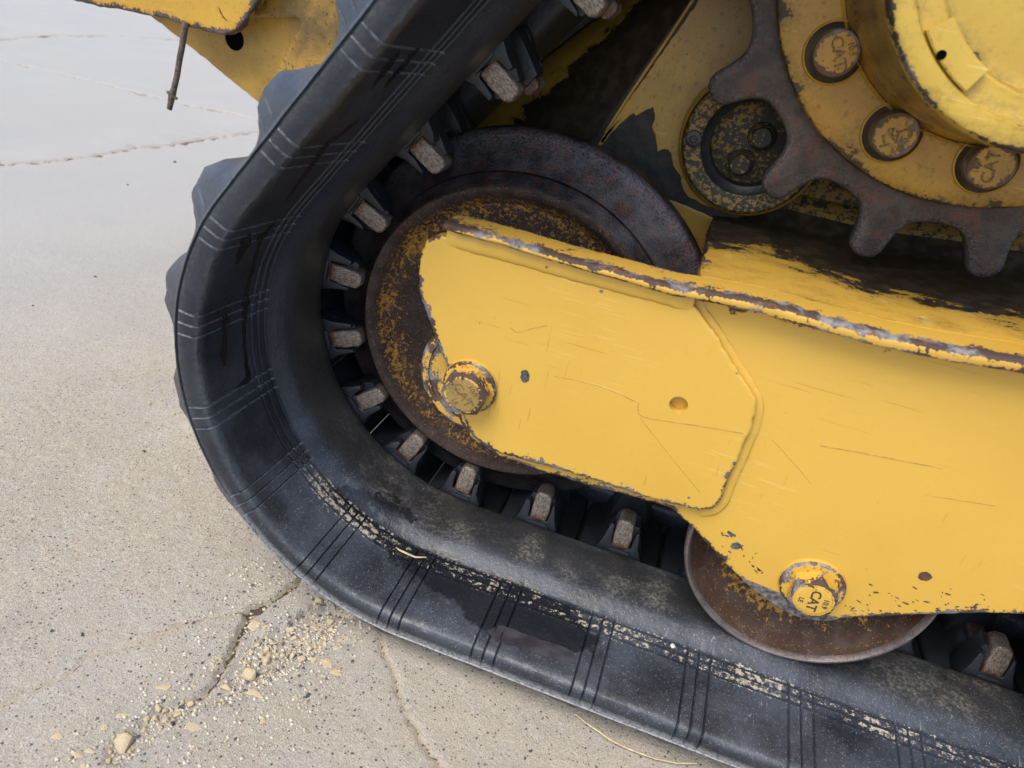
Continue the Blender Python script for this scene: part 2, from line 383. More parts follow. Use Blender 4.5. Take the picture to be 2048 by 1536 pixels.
CR_LEFT = gp([(499, 1223), (450, 1229), (410, 1236), (368, 1245), (335, 1262), (296, 1278), (215, 1300), (165, 1325), (132, 1350), (60, 1375), (38, 1396), (0, 1410), (-90, 1450)])
CR_RIGHT = gp([(745, 1240), (763, 1278), (775, 1317), (790, 1352), (790, 1387), (814, 1419), (837, 1446), (845, 1473), (869, 1512), (905, 1560)])
CR_A = gp([(-160, 85), (0, 118), (68, 133), (171, 157), (256, 178), (342, 202), (461, 227), (600, 262)])
CR_B = gp([(-120, 338), (0, 330), (113, 323), (191, 314), (273, 294), (342, 289), (444, 272), (520, 262)])
CR_C = gp([(-100, 84), (0, 79), (103, 70), (222, 72), (325, 78), (420, 84)])
CR_D = gp([(308, 251), (461, 270), (520, 280)])
SPALL = gp([(492, 1252), (520, 1264), (560, 1247), (600, 1217), (640, 1193), (705, 1225), (672, 1262), (645, 1300), (600, 1330), (548, 1368), (470, 1402), (392, 1430), (335, 1462), (290, 1492), (258, 1525), (215, 1530), (212, 1490), (265, 1440), (305, 1405), (360, 1392), (402, 1398), (440, 1356), (468, 1316), (482, 1280)])
def gaxis(parts):
    out = [parts[0][0]]
    for a, b, st0, st1 in parts:
        x = a
        while x < b-1e-6:
            f = (x-a)/(b-a); st = st0*(st1/st0)**f; x += st; out.append(min(x, b))
    return np.unique(np.array(out))
gx = gaxis([(-60000, -3600, 9000, 60), (-3600, -2300, 60, 7), (-2300, -440, 7, 4), (-440, 460, 2.4, 2.4), (460, 3000, 4, 400), (3000, 60000, 900, 9000)])
gy = gaxis([(-60000, -900, 9000, 60), (-900, -400, 40, 3), (-400, 40, 2.4, 2.4), (40, 2300, 3.5, 9), (2300, 5000, 9, 120), (5000, 60000, 200, 9000)])
GX, GY = np.meshgrid(gx, gy); X, Y = GX.ravel(), GY.ravel()
near = np.clip(1-np.hypot(X+100, Y+150)/1500, 0, 1)
wob = (vnoise(X, Y, 22, 3)-.5)*9+(vnoise(X, Y, 7, 4)-.5)*6+(vnoise(X, Y, 3, 14)-.5)*2.5
wob2 = (vnoise(X, Y, 22, 5)-.5)*9+(vnoise(X, Y, 7, 6)-.5)*6+(vnoise(X, Y, 3, 16)-.5)*2.5
H = (vnoise(X, Y, 400, 1)-.5)*6+(vnoise(X, Y, 60, 2)-.5)*1.2*near
H += ((vnoise(X, Y, 9, 8)-.5)*.9+(vnoise(X, Y, 4, 9)-.5)*.5)*near
crack = np.zeros_like(X); wearg = np.zeros_like(X)
sel = np.hypot(X+250, Y+150) < 900
def do_crack(pts, wd, dep, wamp=.6, strength=1.0):
    global H, crack
    d = seg_dist(X+wob*wamp, Y+wob2*wamp, pts); ww = wd*(.55+.9*vnoise(X, Y, 35, 11))
    k = np.clip(1-d/ww, 0, 1); H = H-dep*np.clip(k*1.8, 0, 1); crack = np.maximum(crack, k*strength)
do_crack(CR_MAIN, 2.9, 6.0, .8); do_crack(CR_LEFT, 1.9, 1.6, .7, .7); do_crack(CR_RIGHT, 2.2, 2.2, .8, .8)
for L, wd in ((CR_A, 13), (CR_B, 11), (CR_C, 17)): do_crack(L, wd, 5, 2.2, .9)
do_crack(CR_D, 9, 2, 2.0, .5)
ins = in_poly(X+wob, Y+wob2, SPALL); ed = seg_dist(X+wob, Y+wob2, SPALL+SPALL[:1])
dep = np.where(ins, np.clip(ed/3.5, 0, 1), 0); soft = np.clip(((Y-atz(640, 1300)[1]))/30, .45, 1)
H = H-dep*8*soft
wearg = np.where(ins, np.clip(ed/6, 0, 1), np.clip(1-ed/55, 0, 1)*.55)
wearg = np.maximum(wearg, .45*np.clip((vnoise(X, Y, 120, 21)-.5)*3, 0, 1)*np.clip((-Y-80)/120, 0, 1))
# lip of the broken slab sits slightly proud on the far side of the spall
verts = np.stack([X*.001, Y*.001, H*.001], 1)
nx, ny = len(gx), len(gy); idx = np.arange(nx*ny).reshape(ny, nx)
quads = np.stack([idx[:-1, :-1], idx[:-1, 1:], idx[1:, 1:], idx[1:, :-1]], -1).reshape(-1, 4)
gme = bpy.data.meshes.new('pavement'); gme.vertices.add(len(verts)); gme.vertices.foreach_set('co', verts.astype(np.float32).ravel())
gme.loops.add(quads.size); gme.loops.foreach_set('vertex_index', quads.astype(np.int32).ravel())
gme.polygons.add(len(quads)); gme.polygons.foreach_set('loop_start', np.arange(0, quads.size, 4, dtype=np.int32))
gme.polygons.foreach_set('use_smooth', np.ones(len(quads), bool)); gme.update(calc_edges=True)
def concrete():
    s = NT('concrete'); ck = s.attr('crack'); wr = s.attr('wear'); P = s.coord()
    big = s.noise(3.2, 5, .6); mid = s.noise(30, 5, .6); fine = s.noise(900, 3, .7); grit = s.noise(330, 4, .65)
    c = s.mix(s.step(big, .35, .68), (.345, .295, .222), (.42, .356, .262))
    c = s.mix(s.ma('MULTIPLY', s.step(mid, .45, .75), .5), c, (.37, .35, .32))
    c = s.mix(s.step(grit, .45, .66, 0.0, .6), c, (.53, .465, .385))
    c = s.mix(s.step(fine, .50, .66, 0.0, .75), c, (.17, .155, .14))
    c = s.mix(s.step(fine, .47, .32, 0.0, .6), c, (.66, .60, .52))
    c = s.mix(s.ma('MULTIPLY', s.step(s.noise(1.4, 4, .6), .45, .62), .28), c, (.335, .32, .30))
    c = s.mix(s.ma('MULTIPLY', s.step(s.noise(9, 5, .65), .54, .74), .40), c, (.26, .235, .20))
    c = s.mix(s.ma('MULTIPLY', s.step(s.noise(6.3, 5, .65), .55, .72), .35), c, (.50, .465, .40))
    # greyer exposed matrix with tan stones where the skin has worn away
    m2 = s.ma('ADD', wr, s.ma('MULTIPLY', s.ma('SUBTRACT', s.noise(38, 5, .65), .5), .8))
    worn = s.step(m2, .30, .62)
    c = s.mix(s.ma('MULTIPLY', worn, .8), c, s.mix(grit, (.275, .262, .235), (.40, .365, .305)))
    vs1 = s.n('ShaderNodeVectorMath', 0, {'operation': 'ADD'}, i0=P, i1=s.n('ShaderNodeVectorMath', 0, {'operation': 'SCALE'}, i0=s.noise(150, 3, .6, out=1), Scale=.006))
    va = s.voro(62, 0, vs1); vac = s.chan(s.voro(62, 1, vs1))
    agg = s.ma('MULTIPLY', s.ma('LESS_THAN', va, s.step(vac, .62, 1.0, .0, .46)), s.step(worn, .2, .6))
    c = s.mix(s.ma('MULTIPLY', agg, .85), c, s.mix(mid, (.46, .36, .21), (.56, .49, .35)))
    # smooth pale slabs further off
    far = s.step(s.n('ShaderNodeVectorMath', 1, {'operation': 'LENGTH'}, i0=P), .42, 1.15)
    # dark and rusty sand grains
    for sc_, th, rad, cl in ((190, .75, .26, (.045, .048, .055)), (330, .73, .30, (.07, .062, .055)), (260, .90, .3, (.20, .10, .05)), (230, .92, .22, (.62, .57, .48))):
        pv = s.coord((1, 1, 1), (0, 0, sc_*.37)); d = s.voro(sc_, 0, pv); k = s.chan(s.voro(sc_, 1, pv))
        thr = s.ma('SUBTRACT', th+.06, s.ma('MULTIPLY', s.ma('ADD', s.step(mid, .3, .7), worn), .06))
        mk = s.ma('MULTIPLY', s.ma('GREATER_THAN', k, thr), s.ma('LESS_THAN', s.ma('ADD', d, s.ma('MULTIPLY', fine, .12)), rad))
        c = s.mix(s.ma('MULTIPLY', mk, s.ma('SUBTRACT', .85, s.ma('MULTIPLY', far, .6))), c, cl)
    c = s.mix(s.ma('MULTIPLY', far, .72), c, s.mix(s.noise(5, 4), (.358, .365, .368), (.412, .405, .386)))
    c = s.mix(s.ma('MULTIPLY', s.step(s.noise(1, 5, .6, s.coord((3, 12, 1), (0, 0, .5))), .55, .75), s.ma('MULTIPLY', far, .30)), c, (.33, .335, .345))
    cm = s.ma('ADD', ck, s.ma('MULTIPLY', s.ma('SUBTRACT', grit, .5), .6))
    c = s.mix(s.step(cm, .16, .5, 0.0, .7), c, (.43, .35, .23))
    c = s.mix(s.ma('MULTIPLY', s.step(cm, .48, .66), .9), c, (.055, .042, .028))  # dark crack core: the shadow line inside the crack put into colour
    h = s.ma('ADD', s.ma('MULTIPLY', fine, .8), s.ma('ADD', s.ma('MULTIPLY', grit, 1.0), s.ma('MULTIPLY', agg, 1.2)))
    return s.out(c, .88, 0.0, h, .0016, .8, .25)
ground = link_me('pavement', gme, concrete(), None, {'crack': np.clip(crack, 0, 1), 'wear': np.clip(wearg, 0, 1)}, flip=False, kind='structure')
ground['label'] = 'pale cracked concrete pavement with worn sandy surface under the machine'
gtree = BVHTree.FromPolygons([V(x, y, -ZG+0) for x, y in zip(X[::1], Y)][:4], [(0, 1, 2)]) if False else None
Hgrid = H.reshape(ny, nx)
def gh(x, y):
    i = np.clip(np.searchsorted(gx, x), 1, nx-1); j = np.clip(np.searchsorted(gy, y), 1, ny-1)
    return float(Hgrid[j, i])

# ------------------------------------------------------------------ the machine
loader = bpy.data.objects.new('compact_track_loader', None); col.objects.link(loader)
tag(loader, 'yellow tracked loader with worn paint and black rubber track, standing on concrete', 'track loader')

# ---- track path: stadium round idler, sprocket and rear idler
RP, AL, PITCHMM = 213.3, 0.92, 86.0
S0_GROOVE, S0_LUG = -282.6, -370.9
CS = np.array([290.5, 356.0]); C3 = np.array([1000.0, 0.0]); R2 = 228.0
N1 = np.array([-math.sin(AL), math.cos(AL)]); T1 = np.array([math.cos(AL), math.sin(AL)])
LEN1 = float(CS@T1)
d3 = C3-CS; a3 = math.atan2(d3[1], d3[0])+math.acos((R2-RP)/np.linalg.norm(d3)); N3 = np.array([math.cos(a3), math.sin(a3)])
SB = RP*PI/2; ST = -RP*(PI/2-AL)
ARC2 = (PI/2+AL-a3)*R2; LEN3 = math.sqrt(d3@d3-(R2-RP)**2); ARC3 = (a3+PI/2)*RP; S_END = SB+1000+ARC3
def path(s):
    "centre-line arc length -> point on pitch line and outward normal"
    if s > SB+1000:
        q = -PI/2+(s-SB-1000)/RP; n = np.array([math.cos(q), math.sin(q)]); return C3+n*RP, n
    if s > SB: return np.array([s-SB, -RP]), np.array([0., -1.])
    if s >= ST:
        q = PI+s/RP; n = np.array([math.cos(q), math.sin(q)]); return n*RP, n
    if s >= ST-LEN1: return N1*RP+T1*(ST-s), N1
    s2 = ST-LEN1-s
    if s2 <= ARC2:
        q = PI/2+AL-s2/R2; n = np.array([math.cos(q), math.sin(q)]); return CS+n*R2, n
    s3 = s2-ARC2; t = np.array([math.sin(a3), -math.cos(a3)])
    return CS+N3*R2+t*s3, N3
S_START = ST-LEN1-ARC2-LEN3
def smooth(a, b, x): t = min(1, max(0, (x-a)/(b-a))); return t*t*(3-2*t)
def lug_h(s):
    u = ((s-S0_GROOVE)/PITCHMM) % 1.0
    if u < .24: u += 1
    return smooth(.30, .80, u) if u < .95 else 1-smooth(.97, 1.21, u)
# profile of the near half: (y, r, normal y, normal r, groove weight, lug weight, band, inner, edge wear)
PROF = []
def pp(y, r, ny_, nr, g=0, l=0, b=0, i=0, e=0): PROF.append((y, r, ny_, nr, g, l, b, i, e))
pp(-4, 200, 1, 0); pp(-5, 187, 1, 0); pp(-7, 182.5, .7, -.7, i=.8); pp(-11, 179.6, .2, -1, i=1); pp(-22, 178.4, 0, -1, i=1); pp(-36, 177.2, 0, -1, i=1); pp(-50, 175.9, 0, -1, i=1)
pp(-62, 175.0, 0, -1, i=.9); pp(-70, 175.2, -.2, -1, i=.45); pp(-76, 177.6, -.5, -.9, i=.1); pp(-82, 181.6, -.5, -.9); pp(-87.5, 185.0, -.3, -1, b=.3); pp(-88.8, 185.6, 0, -1, 1, 0, .9)
for k in range(3):
    y0 = -91-8*k
    pp(y0+1.5, 185.7+k*.85, 0, -1, 1, 0, .95); pp(y0+.8, 188.2+k*.85, 0, -1, 1, 0, .05); pp(y0, 189.3+k*.85, 0, -1, 1, 0, 0); pp(y0-.8, 188.4+k*.85, 0, -1, 1, 0, .05); pp(y0-1.5, 186.1+k*.85, 0, -1, 1, 0, .95)
    if k < 2: pp(y0-4, 186.5+k*.85, 0, -1, 1, 0, 1)
pp(-110, 188.1, 0, -1, 1, 0, .45); pp(-114, 188.6, 0, -1, 1, 0, .15); pp(-119, 189.1, 0, -1, 1); pp(-124, 189.6, 0, -1, 1); pp(-130, 190.2, 0, -1, 1); pp(-137, 190.9, 0, -1, 1); pp(-145, 191.6, 0, -1, 1); pp(-156, 192.6, 0, -1, 1)
pp(-160.5, 193.3, -.25, -.95, 1, e=.04); pp(-163.6, 194.9, -.7, -.7, 1, e=.08); pp(-165.6, 198.4, -.95, -.2, 1); pp(-166, 204, -1, 0, 1); pp(-166.4, 209.4, -1, 0, .6, e=.08)
pp(-165.3, 210.3, -1, 0, 0); pp(-165.2, 211.0, -1, 0, 0); pp(-166.8, 211.8, -1, .3, 0, e=.14); pp(-165.2, 213.4, -.7, .7, 0, .06); pp(-161, 215, -.5, .85, .5, .28); pp(-156, 216.2, -.4, .9, .7, .60); pp(-150, 217.2, -.2, .95, .7, .92); pp(-143, 217.6, 0, 1, .6, 1.12)
pp(-120, 217.6, 0, 1, 0, 1); pp(-80, 217.6, 0, 1, 0, 1); pp(-30, 217.6, 0, 1, 0, 1); pp(-8, 216, .5, .8, 0, .8); pp(-4, 212, 1, 0, 0, .2)
us = [-11.1, -10.6, -10, -9.4, -8.9, -1.1, -.6, 0, .6, 1.1, 8.9, 9.4, 10, 10.6, 11.1]
us = sorted(us+[-24, -18, -5, 5, 16, 22, 28, 34, 40, 46, 52, 58])
svals = []
k = math.floor((S_START-S0_GROOVE)/PITCHMM)
while S0_GROOVE+k*PITCHMM < S_END+30:
    svals += [S0_GROOVE+k*PITCHMM+u for u in us]; k += 1
svals = [s for s in svals if S_START < s < S_END]
def groove(s):
    u = ((s-S0_GROOVE)+43) % PITCHMM-43
    d = min(abs(u), abs(u-10), abs(u+10)); return max(0.0, 1-d/1.0)
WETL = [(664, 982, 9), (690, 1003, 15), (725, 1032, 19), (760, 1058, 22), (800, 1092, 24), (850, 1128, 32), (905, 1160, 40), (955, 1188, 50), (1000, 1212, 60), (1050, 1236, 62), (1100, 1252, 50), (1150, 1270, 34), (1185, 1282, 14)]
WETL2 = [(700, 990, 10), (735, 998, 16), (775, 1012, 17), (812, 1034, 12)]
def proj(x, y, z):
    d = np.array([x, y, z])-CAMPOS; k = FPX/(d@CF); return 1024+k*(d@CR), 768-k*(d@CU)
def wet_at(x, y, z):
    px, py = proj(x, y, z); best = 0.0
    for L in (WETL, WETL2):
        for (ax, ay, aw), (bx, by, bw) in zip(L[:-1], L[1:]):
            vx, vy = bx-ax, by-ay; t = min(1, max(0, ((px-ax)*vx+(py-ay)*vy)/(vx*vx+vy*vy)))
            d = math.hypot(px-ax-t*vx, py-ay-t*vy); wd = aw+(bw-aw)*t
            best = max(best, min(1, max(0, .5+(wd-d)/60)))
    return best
def half(sign, name):
    # sign +1: near half as listed; -1: far half mirrored about y = 42
    vs_, A = [], {'band': [], 'inner': [], 'low': [], 'wear': [], 'wet': []}
    m = len(PROF)
    for s in svals:
        P, n = path(s); g = groove(s); lh = lug_h(s); lo = smooth(.45, .85, -n[1])
        for (y, r, ny_, nr, gw, lw, b, i_, e) in PROF:
            dd = g*gw*2.0
            rr = r-dd*nr*1.0+lw*lh*19.3; yy = y-dd*ny_+(lh*.0)
            jit = mnoise.noise((s*.05, y*.05, r*.05))*.7+mnoise.noise((s*.2, y*.2, 3.1))*.25
            rr += jit*(.6+lw*1.6)+lw*(1.0+lh*1.6)*mnoise.noise((s*.13, y*.13, 7.7))
            q = P+n*(rr-RP); yo = yy if sign > 0 else 84-yy
            vs_.append(V(q[0], yo, q[1]))
            A['band'].append(b*(1 if g < .2 else .15)); A['inner'].append(i_); A['low'].append(lo); A['wear'].append(min(1, e+(.85*g*gw*(1-lo) if r < 210 else 0)+(.55*lo if 209 < r < 213 else 0))); A['wet'].append(wet_at(q[0], yo, q[1]) if sign > 0 and lo > .3 and y > -160 and -300 < q[0] < 420 else 0.0)  # upper-run groove lines paled: dust with bright highlights put into the colour
    n_s = len(svals); fs = []
    for i in range(n_s-1):
        for k in range(m):
            a, b = i*m+k, i*m+(k+1) % m; fs.append((a, b, b+m, a+m))
    return vs_, fs, A
v1, f1, A1 = half(1, 'near')
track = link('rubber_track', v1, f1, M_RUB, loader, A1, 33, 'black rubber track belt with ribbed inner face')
tbvh = BVHTree.FromPolygons(v1, f1)
v2, f2, A2 = half(-1, 'far')
link('far_belt_half', v2, f2, M_RUB, track, A2, 42)

def frame_at(s, r):
    "matrix at track position s: x along the track, y across, z toward the inside; origin at radius r"
    P, n = path(s); q = P+n*(r-RP); o = V(q[0], 0, q[1])
    zx = Vector((-n[0], 0, -n[1])); yx = Vector((0, 1, 0)); xx = yx.cross(zx)
    return Matrix(((xx.x, yx.x, zx.x, o.x), (xx.y, yx.y, zx.y, o.y), (xx.z, yx.z, zx.z, o.z), (0, 0, 0, 1)))
def prism_bm(bm, poly, y0, y1, sy0=1.0, sy1=1.0, jit=0.0, taper=None):
    "poly (x,z) extruded from y0 to y1 (mm); front face slopes back with height by taper"
    f, b = [], []
    for (x, z) in poly:
        j = lambda: random.uniform(-jit, jit)
        f.append(bm.verts.new((x*sy0+j(), y0+(taper or 0)*z+j(), z+j()))); b.append(bm.verts.new((x*sy1+j(), y1+j(), z+j())))
    n = len(poly)
    bm.faces.new(f); bm.faces.new(b[::-1])
    for i in range(n): bm.faces.new((f[i], b[i], b[(i+1) % n], f[(i+1) % n]))
def finish(bm, bev, segs=2, noise_amp=0.0, ns=.15, seed=0):
    bmesh.ops.recalc_face_normals(bm, faces=bm.faces)
    if bev: bmesh.ops.bevel(bm, geom=[e for e in bm.edges if e.calc_face_angle(0) > .35], offset=bev, segments=segs, affect='EDGES', profile=.6, clamp_overlap=True)
    if noise_amp:
        for v in bm.verts:
            nv = mnoise.noise_vector((v.co*ns)+Vector((seed*7.7, seed*3.1, 0))); v.co += nv*noise_amp
def mesh_mm(name, bm, mat, attrs_fn=None, smooth=45):
    attr = [attrs_fn(v.co) for v in bm.verts] if attrs_fn else None
    for v in bm.verts: v.co *= .001
    lim = math.radians(smooth)
    for e in bm.edges:
        if len(e.link_faces) == 2 and e.calc_face_angle(0) > lim: e.smooth = False
    for f in bm.faces: f.smooth = True
    me = bpy.data.meshes.new(name); bm.to_mesh(me); bm.free(); me.materials.append(mat)
    if attr:
        a = me.attributes.new('wear', 'FLOAT', 'POINT'); a.data.foreach_set('value', np.array(attr, np.float32))
    return me
lug_meshes, tip_meshes = [], []
for q in range(5):
    random.seed(40+q)
    ra = random.uniform
    bm = bmesh.new()
    e1, e2 = 33+ra(-6, 3), 29+ra(-8, 6)
    poly = [(-26, -6), (24, -6), (22, 4), (17+ra(-1, 1), 15), (14.5+ra(-1, 1), e1), (11.5, e1-2), (10.4, 20), (10, 11+ra(-1, 2)), (3, 9.5), (-4, 10.5), (-9.6, 11+ra(-1, 2)), (-10.4, 20), (-11.5, e2-1), (-15+ra(-1, 1), e2), (-18+ra(-1, 1), 15), (-23, 4)]
    prism_bm(bm, poly, -5, 8, 1, 1.0, .5, taper=.17)
    prism_bm(bm, [(-25, -6), (23, -6), (20, 8), (12, 33), (-12, 33), (-21, 8)], 7.2, 26, 1, .92, .4)
    finish(bm, 1.4, 2, .9, .13, q)
    lug_meshes.append(mesh_mm('drive_lug', bm, M_LUGR))
    bm = bmesh.new()
    prism_bm(bm, [(-8.6, 9), (-4, 10.2+ra(-1, 1)), (3, 9.4+ra(-1, 1)), (8.6, 10.5), (8.9, 24), (8.2, 37), (4.5, 40.5), (-4.5, 40.5), (-8.2, 37), (-8.9, 24)], -4.6, 22, 1, 1, .3, taper=.15)
    finish(bm, 2.2, 3, .5, .2, q+9)
    tip_meshes.append(mesh_mm('steel_tip', bm, M_LUGS, lambda c: min(1, max(0, 1-(c.z-10)/9))*.75+min(1, max(0, (c.y-3)/3))*.6+max(0, (abs(c.x)-6.8)/2.5)*.35))
bm = bmesh.new()
prism_bm(bm, [(-42.3, -24), (41.6, -24), (41, -14), (30, -11), (20, -6), (13, 3), (10, 9), (-10, 9), (-13, 3), (-20, -6), (-30, -11), (-41, -14)], -6, 90, 1, 1, .4)
finish(bm, 2.5, 2, .5, .1, 3); bar_me = mesh_mm('core_bar', bm, M_LUGR)
bm = bmesh.new()
prism_bm(bm, [(-9, 8), (9, 8), (8, 14), (-8, 14)], 20, 66, 1, 1, .3); finish(bm, 1.5, 2, .4, .1, 5); core_me = mesh_mm('core_steel', bm, M_RIM)
for k in range(-5, 17):
    s = S0_LUG+k*PITCHMM; mw = frame_at(s, 187.5); q = k % 5
    for nm, me, far in (('drive_lug', lug_meshes[q], 0), ('steel_tip', tip_meshes[(q*2+1) % 5], 0), ('drive_lug', lug_meshes[(q+2) % 5], 1), ('steel_tip', tip_meshes[(q+1) % 5], 1), ('core_bar', bar_me, 0), ('core_steel', core_me, 0)):
        o = bpy.data.objects.new(nm, me); col.objects.link(o); o.parent = track
        flip = Matrix.Translation((0, .084, 0)) @ Matrix.Rotation(PI, 4, 'Z') if far else Matrix.Identity(4)
        tilt = Matrix.Rotation(math.radians(random.uniform(-2, 2)), 4, 'Y') if 'core' not in nm else Matrix.Identity(4)
        o.matrix_world = mw @ flip @ tilt

# ---- wet streaks and smears lying on the belt
def hit(px, py, off=.25):
    d = Vector(ray(px, py)).normalized(); loc, nrm, i, dist = tbvh.ray_cast(V(*CAMPOS), d)
    if loc is None: return None
    if nrm.dot(d) > 0: nrm = -nrm
    return loc+nrm*off*.001
def streak(name, pts, mat, across=5, step=6, ragged=.25):
    P = np.array(pts, float); out = []
    for a, b in zip(P[:-1], P[1:]):
        k = max(2, int(np.hypot(*(b-a)[:2])/step)); out += [a+(b-a)*j/k for j in range(k)]
    out.append(P[-1]); out = np.array(out)
    vs_, fs = [], []
    for i, p in enumerate(out):
        t = out[min(i+1, len(out)-1)]-out[max(i-1, 0)]; L = math.hypot(t[0], t[1])+1e-6; nx_, ny_ = -t[1]/L, t[0]/L
        w = p[2]*.5*(1+ragged*2*mnoise.noise((i*.5, p[0]*.01, 0))); w2 = p[2]*.5*(1+ragged*2*mnoise.noise((i*.5, p[0]*.01, 9)))
        end = min(1, .15+min(i, len(out)-1-i)/3)
        for j in range(across):
            u = -w*end+(w+w2)*end*j/(across-1); h_ = hit(p[0]+nx_*u, p[1]+ny_*u)
            if h_ is None: return
            vs_.append(h_)
    for i in range(len(out)-1):
        for j in range(across-1):
            a = i*across+j; fs.append((a, a+1, a+across+1, a+across))
    link(name, vs_, fs, mat, track, None, 60)
for pts in ([(503, 541, 6), (492, 590, 8), (491, 606, 15), (487, 649, 7), (489, 696, 6), (493, 735, 8), (497, 757, 13), (488, 767, 10), (470, 777, 4)],
            [(453, 622, 4), (452, 636, 15), (449, 657, 7), (450, 680, 8), (446, 708, 13), (448, 733, 9)],
            [(551, 441, 5), (543, 452, 9), (520, 480, 6), (503, 547, 6), (499, 560, 5)],
            [(500, 466, 10), (493, 484, 22), (484, 500, 16), (471, 529, 8)], [(528, 462, 14), (513, 485, 12)],
            [(718, 238, 5), (690, 262, 6), (652, 289, 8), (628, 324, 8), (593, 371, 5), (570, 406, 6)],
            [(843, 92, 6), (822, 112, 9), (808, 129, 10), (785, 155, 7), (765, 180, 5)], [(800, 103, 9), (778, 130, 11), (741, 178, 6)],
            
            ):
    streak('wet_streak', pts, M_WET)
streak('scuff_patch', [(975, 1262, 22), (1000, 1268, 34), (1060, 1287, 30), (1110, 1304, 30), (1140, 1318, 32), (1152, 1322, 20)], M_WEAR, 7, 6, .12)

# ---- idler wheel
IP = [(0, -20, .1), (24, -20, .1), (26, -14, .1), (30, 10, .25), (60, 17, .18), (92, 18, .26), (108, 17.5, .42), (122, 15, .56), (127, 10, .55), (130.5, 5, .35), (133, 2.2, -.4), (136, .6, -.8), (138.6, .4, -.8), (140, 2.0, -.8)]
idler = lathe('idler_wheel', IP, 0, 0, M_RUSTP, loader, 128, ('paint',), 30, 'rusty idler wheel with remnants of yellow paint on its dished face')
lathe('wheel_tread', [(140, 2.0, .25), (142, 4.5, .0), (146, 8, 0), (149, 11, 0), (150, 15, .1), (156, 20, .1), (168, 27, .2), (176, 30.5, .5), (180, 33, .5), (182, 36, .1), (182.5, 46, 0), (180, 51, 0), (165, 58, 0), (142, 80, 0), (136, 84, 0), (0, 84, 0)], 0, 0, M_TREAD, idler, 128, ('wear',), 30, wob=.003)
lathe('hub_boss', [(0, -76, 0), (34, -76, .5), (38, -77.5, .7), (40, -77.5, .9), (41, -76, .9), (41.6, -77.4, .6), (46, -77.4, .55), (48, -76.8, .9), (49, -75, 1), (49, -60, .8), (44, -40, .4), (40, 12, .3)], 0.5, 0, M_YELW, idler, 64)

# ---- frame plates
cover = [(880, 470), (866, 476), (850, 486), (840, 515), (836, 575), (846, 610), (866, 664), (889, 722), (899, 745), (915, 790), (926, 832), (932, 852), (946, 874), (972, 893), (1000, 907), (1060, 925), (1130, 943), (1190, 962), (1260, 985), (1330, 1006), (1398, 1021), (1425, 1018), (1441, 1004), (1455, 960), (1475, 920), (1489, 882), (1503, 860), (1509, 828), (1512, 803), (1500, 780), (1468, 733), (1440, 685), (1415, 648), (1388, 612), (1340, 598), (1200, 560), (1050, 520), (930, 487)]
cov = [at(*p, -90) for p in cover]
hx, hz = at(1357, 810, -90)
def covw(x, z):
    a, b = at(1050, 750, -90); d = math.hypot((x-a), z-b)
    return 0.0
frame = plate('track_frame', [at(*p, -82) for p in
   [(905, 500), (880, 560), (868, 640), (895, 742), (921, 848), (948, 882), (1000, 913), (1090, 945), (1180, 973), (1250, 989), (1345, 1018), (1375, 1046), (1420, 1095), (1470, 1147), (1515, 1187), (1555, 1216), (1600, 1238), (1650, 1244), (1690, 1237), (1740, 1234), (1850, 1231), (1960, 1227), (2048, 1230), (2400, 1310), (2400, 860), (2048, 735), (1640, 648), (1200, 545)]],
   -82, -72, M_YEL, loader, 1.2, 4, .3, .85, ((3.5, .52), (8, .34), (12, .12)), label='yellow side plate of the track frame with chipped lower edge')
plate('cover_plate', cov, -90, -81.5, M_YEL, frame, 1.1, 3, .35, 1.0, ((2.2, .60), (5, .44), (9, .12)), holes=((hx, hz, 6.8, 12),), wscale=lambda x, z: .38 if (x > 138 and z > 8) else .74 if x > 138 else .62 if z > 80 else 1.0)
# weld bead round the free end of the cover plate
def bead(name, pix, Y, r, mat, wearv=.15):
    P = resample([at(*p, Y) for p in pix], 2.2, False); rows = []; av = []
    for i, p in enumerate(P):
        t = P[min(i+1, len(P)-1)]-P[max(i-1, 0)]; t /= np.linalg.norm(t); n = np.array([-t[1], t[0]])
        rp = r*(1+.03*math.sin(i*1.3)+.10*mnoise.noise((i*.12, r, 1)))
        rows.append([(p[0]+n[0]*rp*math.cos(a)*1.1, Y-rp*.42*math.sin(a)*min(1, .2+i/6, .2+(len(P)-1-i)/6), p[1]+n[1]*rp*math.cos(a)*1.1) for a in np.linspace(-.3, PI+.3, 8)])
        av += [wearv*.8+.25*max(0, mnoise.noise((i*.05, 2, 0)))]*8
    return loft(name, rows, mat, frame, {'wear': av, 'grime': [0]*len(av)}, 60)
bead('weld_bead', chaikin([(1390, 604), (1420, 648), (1446, 686), (1474, 733), (1505, 782), (1516, 806), (1513, 832), (1506, 862), (1493, 888), (1479, 924), (1460, 964), (1446, 1005), (1428, 1022), (1398, 1026)], 2, False), -82.5, 4.0, M_YEL, .3)
bead('weld_bead', [(893, 475), (1000, 502), (1120, 536), (1240, 568), (1340, 594), (1388, 607)], -89.5, 6.0, M_YEL, .05)

